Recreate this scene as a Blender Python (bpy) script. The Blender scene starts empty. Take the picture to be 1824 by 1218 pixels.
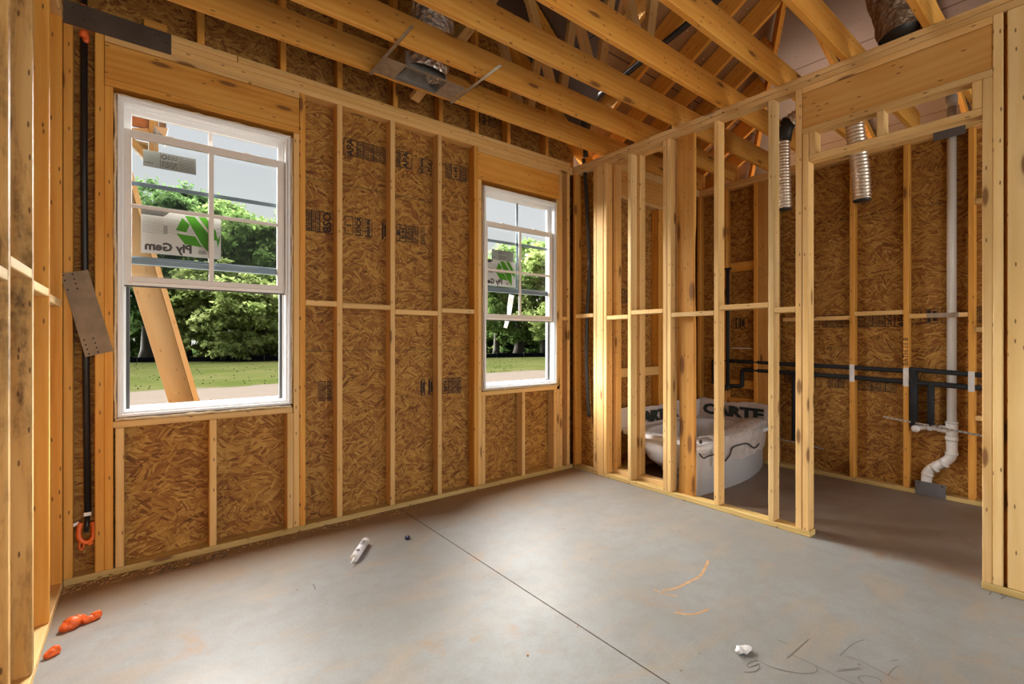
SKY, SUN, SUN_ANG, AR1, AR2, EXPO = 1.12, 114.0, 1.9, 110., 60., 0.
import bpy, bmesh, math, random
from mathutils import Vector, Matrix, Euler
import numpy as np
R = random.Random(7)
C = bpy.context.scene.collection
PI = math.pi

# ------------------------------------------------------------------ survey of the place
F, PSI, Y0, D, CX, HC = 844., .665, 605.5, 3.414, 3.465, 1.30
SN, CS = math.sin(PSI), math.cos(PSI)
EYE = Vector((-CX, -D, HC))
def ray(px, py):
    r = (px - 912) / F
    return Vector((r * CS + SN, -r * SN + CS, (Y0 - py) / F))
def onY(px, py, Y=0.):
    d = ray(px, py); return EYE + d * ((Y - EYE.y) / d.y)
def onX(px, py, X=0.):
    d = ray(px, py); return EYE + d * ((X - EYE.x) / d.x)
def onZ(px, py, Z=0.):
    d = ray(px, py); return EYE + d * ((Z - EYE.z) / d.z)
def dep(px, py, w):
    return EYE + ray(px, py) * w

# ------------------------------------------------------------------ node helpers
class NT:
    def __init__(s, name):
        s.m = bpy.data.materials.new(name); s.m.use_nodes = True
        s.t = s.m.node_tree; s.t.nodes.clear()
        s.out = s.n('ShaderNodeOutputMaterial')
    def n(s, typ, **kw):
        nd = s.t.nodes.new(typ)
        for k, v in kw.items():
            if hasattr(nd, k) and k not in nd.inputs.keys(): setattr(nd, k, v)
            else: nd.inputs[k].default_value = v
        return nd
    def l(s, a, b): s.t.links.new(a, b)
    def val(s, sock, v):
        if hasattr(v, 'is_linked') or isinstance(v, bpy.types.NodeSocket): s.l(v, sock)
        else: sock.default_value = v
    def math(s, op, a, b=0., c=None, clamp=False):
        nd = s.n('ShaderNodeMath', operation=op, use_clamp=clamp)
        s.val(nd.inputs[0], a); s.val(nd.inputs[1], b)
        if c is not None: s.val(nd.inputs[2], c)
        return nd.outputs[0]
    def vmath(s, op, a, b=(0, 0, 0)):
        nd = s.n('ShaderNodeVectorMath', operation=op)
        s.val(nd.inputs[0], a); s.val(nd.inputs[1], b)
        return nd.outputs[0]
    def mix(s, f, a, b, mode='MIX'):
        nd = s.n('ShaderNodeMix', data_type='RGBA', blend_type=mode)
        s.val(nd.inputs[0], f); s.val(nd.inputs[6], a); s.val(nd.inputs[7], b)
        return nd.outputs[2]
    def noise(s, v, scale=1., detail=3., rough=.55, dist=0., dim='3D'):
        nd = s.n('ShaderNodeTexNoise', noise_dimensions=dim)
        s.l(v, nd.inputs['Vector'])
        nd.inputs['Scale'].default_value = scale; nd.inputs['Detail'].default_value = detail
        nd.inputs['Roughness'].default_value = rough; nd.inputs['Distortion'].default_value = dist
        return nd.outputs[0], nd.outputs[1]
    def vor(s, v, scale=1., feature='F1', rand=1., dim='3D'):
        nd = s.n('ShaderNodeTexVoronoi', feature=feature, voronoi_dimensions=dim)
        s.l(v, nd.inputs['Vector']); nd.inputs['Scale'].default_value = scale
        nd.inputs['Randomness'].default_value = rand
        return nd.outputs
    def ramp(s, f, stops, interp='LINEAR'):
        nd = s.n('ShaderNodeValToRGB'); cr = nd.color_ramp; cr.interpolation = interp
        while len(cr.elements) < len(stops): cr.elements.new(.5)
        for e, (p, c) in zip(cr.elements, stops):
            e.position = p; e.color = (c, c, c, 1) if isinstance(c, (int, float)) else (*c, 1)
        s.val(nd.inputs[0], f)
        return nd.outputs[0]
    def mr(s, f, a, b, c=0., d=1.):
        nd = s.n('ShaderNodeMapRange'); s.val(nd.inputs[0], f)
        for i, v in enumerate((a, b, c, d)): nd.inputs[i + 1].default_value = v
        return nd.outputs[0]
    def bsdf(s, col, rough=.6, metal=0., bump=None, bstr=.2, bdist=.002, spec=.5, **kw):
        b = s.n('ShaderNodeBsdfPrincipled')
        s.val(b.inputs['Base Color'], col if not isinstance(col, tuple) else (*col[:3], 1))
        s.val(b.inputs['Roughness'], rough); s.val(b.inputs['Metallic'], metal)
        b.inputs['Specular IOR Level'].default_value = spec
        for k, v in kw.items(): b.inputs[k.replace('_', ' ')].default_value = v
        if bump is not None:
            bn = s.n('ShaderNodeBump'); bn.inputs['Strength'].default_value = bstr
            bn.inputs['Distance'].default_value = bdist; s.l(bump, bn.inputs['Height'])
            s.l(bn.outputs[0], b.inputs['Normal'])
        s.l(b.outputs[0], s.out.inputs[0])
        return b
    def pos(s): return s.n('ShaderNodeNewGeometry').outputs['Position']
    def g(s): return s.n('ShaderNodeAttribute', attribute_name='g').outputs['Vector']
    def rnd(s): return s.n('ShaderNodeObjectInfo').outputs['Random']

def plain(name, col, rough=.5, metal=0., spec=.5, var=.0, vscale=20., bstr=0., **kw):
    t = NT(name); p = t.pos()
    f, _ = t.noise(p, vscale, 4.)
    c = t.mix(t.mr(f, .3, .7), tuple(x * (1 - var) for x in col) + (1,), tuple(min(1, x * (1 + var)) for x in col) + (1,))
    t.bsdf(c, rough, metal, bump=f if bstr else None, bstr=bstr, spec=spec, **kw)
    return t.m

def wood(name, light, mid, dark, knot=(.16, .06, .015), knots=1., rings=.24, rough=.62, stain=0., ksize=1.):
    t = NT(name); g = t.g(); rnd = t.rnd()
    gs = t.vmath('MULTIPLY', g, (.16, 1, 1))
    w = t.n('ShaderNodeTexWave', wave_type='RINGS', rings_direction='X', wave_profile='SIN')
    t.l(gs, w.inputs['Vector'])
    w.inputs['Scale'].default_value = 8.5; w.inputs['Distortion'].default_value = 9.
    w.inputs['Detail'].default_value = 3.; w.inputs['Detail Scale'].default_value = .6
    fib, _ = t.noise(t.vmath('MULTIPLY', g, (5, 260, 260)), 1., 3.)
    big, _ = t.noise(t.vmath('MULTIPLY', g, (1.3, 9, 9)), 1., 4.)
    f = t.math('ADD', t.math('MULTIPLY', w.outputs[1], rings), t.math('MULTIPLY', fib, .35))
    f = t.math('ADD', f, t.math('MULTIPLY', t.math('SUBTRACT', big, .5), 1.1))
    c = t.ramp(f, [(.1, light), (.5, mid), (.95, dark)])
    # board-to-board difference
    c = t.mix(t.mr(rnd, 0., 1., 0., .45), c, (*mid, 1))
    hs = t.n('ShaderNodeHueSaturation'); t.l(c, hs.inputs['Color'])
    t.l(t.mr(rnd, 0, 1, .86, 1.12), hs.inputs['Value'])
    c = hs.outputs[0]
    # knots and small nail specks
    sg = t.n('ShaderNodeSeparateXYZ'); t.l(g, sg.inputs[0]); cg = t.n('ShaderNodeCombineXYZ')
    t.l(sg.outputs[0], cg.inputs[0]); t.l(t.math('ADD', sg.outputs[1], sg.outputs[2]), cg.inputs[1]); flat = cg.outputs[0]
    k = t.vor(t.vmath('MULTIPLY', flat, (2.9 / ksize, 11 / ksize, 1)), 1., dim='2D')
    kn = t.mr(t.math('ADD', k[0], t.math('MULTIPLY', fib, .06)), .13, .21, 1., 0.)
    sc = t.n('ShaderNodeSeparateColor'); t.l(k[1], sc.inputs[0])
    gate = t.math('LESS_THAN', sc.outputs[0], .115 * knots)
    kn = t.math('MULTIPLY', kn, gate)
    halo = t.math('MULTIPLY', t.mr(k[0], .15, .45, .32, 0.), gate)
    c = t.mix(halo, c, (*[x * .62 for x in mid], 1))
    c = t.mix(t.math('MULTIPLY', kn, .85), c, (*knot, 1))
    n = t.vor(t.vmath('MULTIPLY', flat, (9, 34, 1)), 1., dim='2D')
    sn = t.n('ShaderNodeSeparateColor'); t.l(n[1], sn.inputs[0])
    ng = t.math('MULTIPLY', t.mr(n[0], .08, .13, 1., 0.), t.math('LESS_THAN', sn.outputs[1], .20))
    c = t.mix(t.math('MULTIPLY', ng, .8), c, (.07, .03, .01, 1))
    if stain:
        s1, _ = t.noise(t.vmath('MULTIPLY', g, (2.2, 14, 14)), 1., 5., .65, .4); s2, _ = t.noise(t.vmath('MULTIPLY', g, (16, 22, 22)), 1., 4., .7)
        sm = t.math('MULTIPLY', t.mr(s1, .46, .66), t.mr(s2, .40, .60, .35, 1.))
        c = t.mix(t.math('MULTIPLY', sm, stain), c, (.07, .032, .010, 1))
    t.bsdf(c, rough, bump=t.math('ADD', fib, big), bstr=.12, bdist=.002, spec=.3)
    return t.m

def osb(name, tint=1.):
    t = NT(name); g = t.g()
    _, nc = t.noise(g, 5., 2.)
    warp = t.vmath('ADD', g, t.vmath('MULTIPLY', t.vmath('SUBTRACT', nc, (.5, .5, .5)), (.12, .12, 0)))
    def layer(off, cell, spread, sx, sy):
        gg = t.vmath('ADD', g, off); ww = t.vmath('ADD', warp, off)
        v = t.vor(ww, cell, dim='2D')
        s = t.n('ShaderNodeSeparateColor'); t.l(v[1], s.inputs[0])
        ang = t.math('MULTIPLY', t.math('SUBTRACT', s.outputs[0], .5), spread)
        rot = t.n('ShaderNodeVectorRotate', rotation_type='Z_AXIS')
        t.l(gg, rot.inputs['Vector']); t.l(ang, rot.inputs['Angle'])
        q = t.vmath('MULTIPLY', rot.outputs[0], (sx, sy, 1))
        sv = t.vor(q, 1., dim='2D')
        s2 = t.n('ShaderNodeSeparateColor'); t.l(sv[1], s2.inputs[0])
        fib, _ = t.noise(t.vmath('MULTIPLY', rot.outputs[0], (6, 240, 1)), 1., 2.)
        return s2.outputs[0], s2.outputs[1], sv[0], fib
    a = layer((0, 0, 0), 10., 2.0, 8., 62.)
    b = layer((3.3, 1.7, 0), 8., 1.5, 6.5, 50.)
    c3 = layer((8.1, 5.2, 0), 15., 2.6, 15., 110.)
    pick = t.math('GREATER_THAN', b[1], .55)
    tone = t.math('ADD', t.math('MULTIPLY', a[0], t.math('SUBTRACT', 1., pick)), t.math('MULTIPLY', b[0], pick))
    pick2 = t.math('GREATER_THAN', c3[1], .56)
    tone = t.math('ADD', t.math('MULTIPLY', tone, t.math('SUBTRACT', 1., pick2)), t.math('MULTIPLY', c3[0], pick2))
    fib = t.math('ADD', t.math('MULTIPLY', a[3], .5), t.math('MULTIPLY', b[3], .5))
    bign, _ = t.noise(g, 2.2, 3.)
    f = t.math('ADD', t.math('MULTIPLY', tone, .62), t.math('MULTIPLY', t.math('SUBTRACT', fib, .28), .62))
    f = t.math('ADD', f, t.math('MULTIPLY', t.math('SUBTRACT', bign, .5), .25))
    k = tint
    col = t.ramp(f, [(.05, (.085 * k, .030 * k, .007 * k)), (.22, (.23 * k, .088 * k, .019 * k)), (.5, (.35 * k, .168 * k, .033 * k)), (.74, (.47 * k, .255 * k, .060 * k)), (.95, (.62 * k, .385 * k, .12 * k))])
    t.bsdf(col, .68, bump=t.math('ADD', tone, fib), bstr=.35, bdist=.003, spec=.25)
    return t.m

M = {}
M['pine'] = wood('pine', (.75, .495, .215), (.66, .39, .132), (.50, .235, .055))
M['fir'] = wood('honey_pine', (.74, .385, .082), (.64, .275, .040), (.40, .14, .017), rings=.22)  # pine with the orange of shaded, bounce-lit framing put into its colour
M['spf'] = wood('knotty_spruce', (.78, .555, .27), (.69, .45, .175), (.54, .28, .08), knots=1.5)
M['treated'] = wood('treated_pine', (.62, .45, .185), (.50, .34, .115), (.36, .22, .06), knots=.5)
M['ply'] = wood('plywood_panel', (.66, .36, .105), (.58, .28, .062), (.5, .21, .038), knots=.25, rings=.25)
M['stained'] = wood('stained_pine', (.74, .48, .19), (.64, .36, .11), (.48, .21, .045), stain=.85)
M['wany'] = wood('knotty_orange_board', (.70, .36, .088), (.62, .27, .048), (.46, .16, .022), knots=4.2, ksize=1.55)
M['weathered'] = wood('shaded_brace_wood', (.185, .135, .066), (.155, .104, .045), (.115, .068, .025))  # porch shade put into the colour of the brace and porch lumber
M['osb'] = osb('osb_sheathing')
def foil():
    t = NT('foil_deck'); p = t.pos(); g = t.g()
    n1, _ = t.noise(p, 60., 3.); n2, _ = t.noise(p, 1.6, 3.)
    sep = t.n('ShaderNodeSeparateXYZ'); t.l(g, sep.inputs[0])
    seam = t.math('LESS_THAN', t.math('FRACT', t.math('ADD', t.math('DIVIDE', sep.outputs[1], 1.22), .5)), .010)
    v = t.vor(t.vmath('MULTIPLY', g, (5, 9, 1)), 1., dim='2D')
    spk = t.mr(v[0], .04, .07, 1., 0.)
    col = t.mix(n2, (.13, .105, .10, 1), (.21, .175, .17, 1))
    col = t.mix(t.math('MULTIPLY', seam, .9), col, (.06, .045, .04, 1))
    col = t.mix(t.math('MULTIPLY', spk, .7), col, (.12, .09, .08, 1))
    t.bsdf(col, t.mr(n2, .3, .7, .30, .46), .75, bump=n1, bstr=.14, bdist=.003)
    return t.m
M['foil'] = foil()
def concrete():
    t = NT('concrete'); p = t.pos()
    n1, _ = t.noise(p, 1.3, 6., .6); n2, _ = t.noise(p, 9., 6., .65); n3, _ = t.noise(p, 90., 3.)
    st = t.vmath('MULTIPLY', p, (1.2, 2.6, 1)); n4, _ = t.noise(st, 2.1, 5., .62, .6)
    n5, _ = t.noise(t.vmath('ADD', p, (7, 3, 0)), 3.2, 6., .7, .5)
    c = t.mix(t.mr(n1, .35, .65), (.250, .243, .228, 1), (.300, .302, .295, 1))
    c = t.mix(t.mr(n2, .42, .66, 0., .6), c, (.235, .215, .187, 1))
    c = t.mix(t.mr(n4, .50, .70, 0., .6), c, (.36, .27, .185, 1))
    c = t.mix(t.mr(n5, .60, .72, 0., .6), c, (.36, .205, .105, 1))
    # dried mud tracked over the bathroom end of the slab, sawdust with painted shade and bounce along the window wall
    s = t.n('ShaderNodeSeparateXYZ'); t.l(p, s.inputs[0])
    ed = t.math('ADD', s.outputs[0], t.math('MULTIPLY', t.math('SUBTRACT', n4, .5), .25))
    mud = t.math('MULTIPLY', t.mr(ed, .0, .12), t.mr(n5, .25, .6, .55, .95))
    c = t.mix(mud, c, t.mix(n2, (.165, .092, .05, 1), (.25, .165, .108, 1)))
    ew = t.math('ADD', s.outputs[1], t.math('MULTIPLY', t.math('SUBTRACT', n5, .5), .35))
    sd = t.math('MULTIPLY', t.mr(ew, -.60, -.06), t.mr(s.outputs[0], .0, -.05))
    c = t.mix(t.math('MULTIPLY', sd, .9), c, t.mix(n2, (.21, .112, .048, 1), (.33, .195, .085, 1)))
    n6, _ = t.noise(t.vmath('MULTIPLY', p, (3, 60, 1)), 1., 5., .7); n7, _ = t.noise(t.vmath('MULTIPLY', t.vmath('ADD', p, (3, 1, 0)), (70, 4, 1)), 1., 5., .7)
    c = t.mix(t.mr(n6, .62, .74, 0., .35), c, (.40, .39, .37, 1)); c = t.mix(t.mr(n7, .64, .76, 0., .3), c, (.17, .15, .13, 1)); c = t.mix(t.mr(n3, .35, .7, .0, .22), c, (.17, .155, .135, 1))
    v = t.vor(p, 7.); spk = t.math('MULTIPLY', t.mr(v[0], .035, .055, 1., 0.), t.math('GREATER_THAN', n2, .5))
    c = t.mix(t.math('MULTIPLY', spk, .7), c, (.13, .09, .06, 1))
    t.bsdf(c, t.mr(n1, .3, .7, .42, .62), bump=t.math('ADD', n3, t.math('MULTIPLY', n2, 2.)), bstr=.12, bdist=.002, spec=.45)
    return t.m
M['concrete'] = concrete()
def foil_brown():  # foil deck with its brown reflection of the lumber put into the colour
    t = NT('brown_deck'); p = t.pos(); g = t.g(); n2, _ = t.noise(p, 2.6, 4.); n1, _ = t.noise(t.vmath('MULTIPLY', p, (40, 6, 6)), 1., 3.)
    sep = t.n('ShaderNodeSeparateXYZ'); t.l(g, sep.inputs[0])
    seam = t.math('LESS_THAN', t.math('FRACT', t.math('ADD', t.math('DIVIDE', sep.outputs[1], .61), .35)), .018)
    v = t.vor(t.vmath('MULTIPLY', g, (7, 7, 1)), 1., dim='2D'); s = t.n('ShaderNodeSeparateColor'); t.l(v[1], s.inputs[0])
    c = t.mix(t.mr(t.math('ADD', t.math('MULTIPLY', n1, .4), t.math('MULTIPLY', n2, .7)), .4, .75), (.25, .125, .05, 1), (.40, .22, .10, 1))
    c = t.mix(t.math('MULTIPLY', seam, .9), c, (.04, .02, .01, 1))
    c = t.mix(t.math('MULTIPLY', t.mr(v[0], .03, .05, 1., 0.), t.math('LESS_THAN', s.outputs[0], .4)), c, (.7, .66, .6, 1))
    t.bsdf(c, .55, bump=n1, bstr=.1); return t.m
M['deckwood'] = foil_brown()
M['vinyl'] = plain('white_vinyl', (.80, .80, .80), .38, var=.02)
M['sash'] = plain('sash_vinyl', (.74, .69, .645), .42, var=.02)  # white vinyl with warm interior shade put into the colour
M['sashout'] = plain('blue_grey_vinyl', (.17, .225, .27), .4, var=.04)  # backlit shade of the upper sash rails put into the colour
M['gasket'] = plain('black_gasket', (.02, .018, .015), .5)
def glass():
    t = NT('window_glass')
    tr = t.n('ShaderNodeBsdfTransparent'); tr.inputs[0].default_value = (.965, .975, .972, 1)
    gl = t.n('ShaderNodeBsdfGlossy'); gl.inputs['Roughness'].default_value = .02
    lw = t.n('ShaderNodeFresnel'); lw.inputs[0].default_value = 1.16
    mx = t.n('ShaderNodeMixShader'); t.l(lw.outputs[0], mx.inputs[0]); t.l(tr.outputs[0], mx.inputs[1]); t.l(gl.outputs[0], mx.inputs[2])
    t.l(mx.outputs[0], t.out.inputs[0]); return t.m
M['glass'] = glass()
M['foam'] = plain('pipe_foam', (.012, .013, .015), .75, var=.3, vscale=60, bstr=.1)
M['conduit'] = plain('black_conduit', (.018, .016, .015), .42, var=.2)
M['pvc'] = plain('white_pvc', (.76, .72, .67), .32, var=.04, vscale=8)
M['primer'] = plain('grey_pipe_cement', (.33, .31, .29), .5)
M['plate_brown'] = plain('weathered_steel', (.235, .165, .098), .6, .1, var=.26, vscale=9)
M['plate_dark'] = plain('dark_steel', (.085, .06, .045), .55, .35, var=.2, vscale=9)
M['plate_grey'] = plain('grey_steel', (.155, .145, .145), .5, .4, var=.06)
M['galv'] = plain('galvanized_steel', (.55, .53, .50), .33, .85, var=.18, vscale=26)
M['nailsteel'] = plain('bright_strip', (.72, .70, .68), .45, .3, var=.1)
M['hole'] = plain('nail_hole', (.02, .014, .01), .8)
M['ink'] = plain('stamp_ink', (.028, .014, .008), .8, var=.5, vscale=90)
M['pencil'] = plain('pencil_marks', (.17, .155, .14), .9)
M['joint'] = plain('saw_cut', (.085, .062, .045), .9, var=.4)
M['orangefoam'] = plain('orange_foam', (.78, .13, .022), .38, var=.14, vscale=60, bstr=.4)
M['orangeplastic'] = plain('orange_plastic', (.72, .13, .015), .42, var=.1)
M['creamfoam'] = plain('cream_foam', (.66, .52, .33), .8, var=.15, vscale=40, bstr=.4)
M['white'] = plain('white_plastic', (.78, .75, .72), .45, var=.03)
M['paperlabel'] = plain('printed_label', (.80, .80, .82), .5, var=.05)
M['blue'] = plain('dark_blue_plastic', (.012, .014, .045), .35)
M['tub'] = plain('white_acrylic', (.72, .71, .72), .22, var=.01)
M['tubback'] = plain('fibreglass_back', (.42, .41, .42), .6, var=.08, vscale=14)
M['tape'] = plain('black_line', (.025, .022, .02), .6)
def paper(name, col, tr):
    t = NT(name); d = t.n('ShaderNodeBsdfDiffuse'); tl = t.n('ShaderNodeBsdfTranslucent'); d.inputs[0].default_value = (*col, 1); tl.inputs[0].default_value = (*col, 1)
    mx = t.n('ShaderNodeMixShader'); mx.inputs[0].default_value = tr; t.l(d.outputs[0], mx.inputs[1]); t.l(tl.outputs[0], mx.inputs[2]); t.l(mx.outputs[0], t.out.inputs[0]); return t.m
M['grey_sticker'] = paper('grey_sticker', (.40, .42, .39), .04)
M['white_sticker'] = paper('white_sticker', (.70, .675, .64), .055)
M['green'] = paper('green_print', (.10, .36, .03), .06)
M['darkprint'] = plain('brown_black_print', (.055, .042, .032), .6)
M['greyprint'] = plain('grey_print', (.36, .345, .32), .6)
M['copper'] = plain('copper', (.55, .2, .1), .3, .9)
M['filmtext'] = plain('film_lettering', (.015, .025, .022), .5)
def film(name, col, alpha):
    t = NT(name); p = t.pos(); n, _ = t.noise(p, 14., 4., .6, .8); n2, _ = t.noise(p, 60., 2.)
    b = t.bsdf(col, t.mr(n, .3, .7, .22, .42), bump=t.math('ADD', n, t.math('MULTIPLY', n2, .3)), bstr=.5, bdist=.012)
    b.inputs['Alpha'].default_value = alpha
    return t.m
M['film'] = film('protective_film', (.62, .54, .50), 1.)
M['clearfilm'] = film('clear_plastic_sheet', (.66, .57, .52), .62)
def crinkle(name, ca, cb, metal, sc):
    t = NT(name); p = t.pos()
    v = t.vor(t.vmath('ADD', p, t.vmath('MULTIPLY', t.noise(p, 9., 2.)[1], (.06, .06, .06))), sc); n, _ = t.noise(p, 35., 4., .6, 1.)
    c = t.mix(n, (*ca, 1), (*cb, 1))
    t.bsdf(c, .24, metal, bump=t.math('ADD', v[0], t.math('MULTIPLY', n, .7)), bstr=.9, bdist=.02)
    return t.m
M['ductjacket'] = crinkle('silver_duct_jacket', (.55, .47, .40), (.85, .78, .70), .85, 26.)
M['ductbrown'] = crinkle('brown_duct_jacket', (.20, .12, .075), (.42, .28, .18), .6, 22.)
M['flex'] = plain('foil_flex_duct', (.78, .68, .56), .30, .85, var=.14, vscale=70, bstr=.3)
def leafmat(name, a, b, c):
    t = NT(name); p = t.pos(); rnd = t.rnd()
    n, _ = t.noise(p, .55, 4., .6); n2, _ = t.noise(p, 3.5, 2.)
    f = t.math('ADD', t.math('MULTIPLY', n, .8), t.math('MULTIPLY', n2, .45))
    col = t.ramp(f, [(.32, a), (.6, b), (.85, c)])
    hs = t.n('ShaderNodeHueSaturation'); t.l(col, hs.inputs['Color']); t.l(t.mr(rnd, 0, 1, .85, 1.15), hs.inputs['Value'])
    d = t.n('ShaderNodeBsdfDiffuse'); tl = t.n('ShaderNodeBsdfTranslucent')
    t.l(hs.outputs[0], d.inputs[0]); t.l(hs.outputs[0], tl.inputs[0])
    mx = t.n('ShaderNodeMixShader'); mx.inputs[0].default_value = .5
    t.l(d.outputs[0], mx.inputs[1]); t.l(tl.outputs[0], mx.inputs[2]); t.l(mx.outputs[0], t.out.inputs[0])
    return t.m
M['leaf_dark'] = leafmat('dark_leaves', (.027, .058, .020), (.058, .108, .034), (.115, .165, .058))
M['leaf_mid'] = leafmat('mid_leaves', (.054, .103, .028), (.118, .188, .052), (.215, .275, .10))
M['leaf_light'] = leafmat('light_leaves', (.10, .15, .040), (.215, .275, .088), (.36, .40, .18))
M['bark'] = plain('bark', (.045, .038, .03), .9, var=.35, vscale=9, bstr=.6)
def ground():
    t = NT('field'); p = t.pos()
    s = t.n('ShaderNodeSeparateXYZ'); t.l(p, s.inputs[0])
    n, _ = t.noise(p, .35, 4.); n2, _ = t.noise(p, 2.2, 5., .65); n3, _ = t.noise(p, 14., 4., .7); n4, _ = t.noise(p, .9, 5., .7, .5)
    gr = t.mix(t.mr(n, .35, .65), (.0185, .0235, .0062, 1), (.0300, .0305, .0115, 1))
    gr = t.mix(t.mr(n3, .4, .7, 0., .6), gr, (.0130, .0185, .0044, 1))
    gr = t.mix(t.mr(n2, .52, .72, 0., .6), gr, (.037, .0325, .0165, 1))
    dirt = t.mix(n2, (.0400, .0320, .0255, 1), (.0540, .0460, .0385, 1))
    y = t.math('ADD', s.outputs[1], t.math('MULTIPLY', t.math('SUBTRACT', n4, .5), 2.2))
    path = t.math('MULTIPLY', t.mr(y, 9.6, 10.4), t.mr(y, 14.4, 15.0, 1., 0.))
    near = t.math('MULTIPLY', t.mr(y, 9.8, 9.0), t.mr(n4, .45, .56, .2, .92))
    c = t.mix(t.math('MAXIMUM', path, near), gr, dirt)
    d_ = t.n('ShaderNodeBsdfDiffuse'); t.l(c, d_.inputs[0]); t.l(d_.outputs[0], t.out.inputs[0])
    return t.m
M['field'] = ground()
M['grass'] = leafmat('grass_blades', (.0125, .0185, .0045), (.0195, .0245, .0075), (.0280, .0300, .0120))
M['siltfence'] = plain('black_fence_fabric', (.004, .0045, .0065), .9, var=.3, vscale=3, spec=.05)
M['soffit'] = plain('painted_osb', (.13, .048, .02), .6, var=.35, vscale=18)
M['fascia'] = plain('dark_fascia', (.055, .04, .045), .6, var=.4, vscale=30)
M['shingle'] = plain('grey_shingles', (.12, .115, .11), .9, var=.2)

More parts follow.
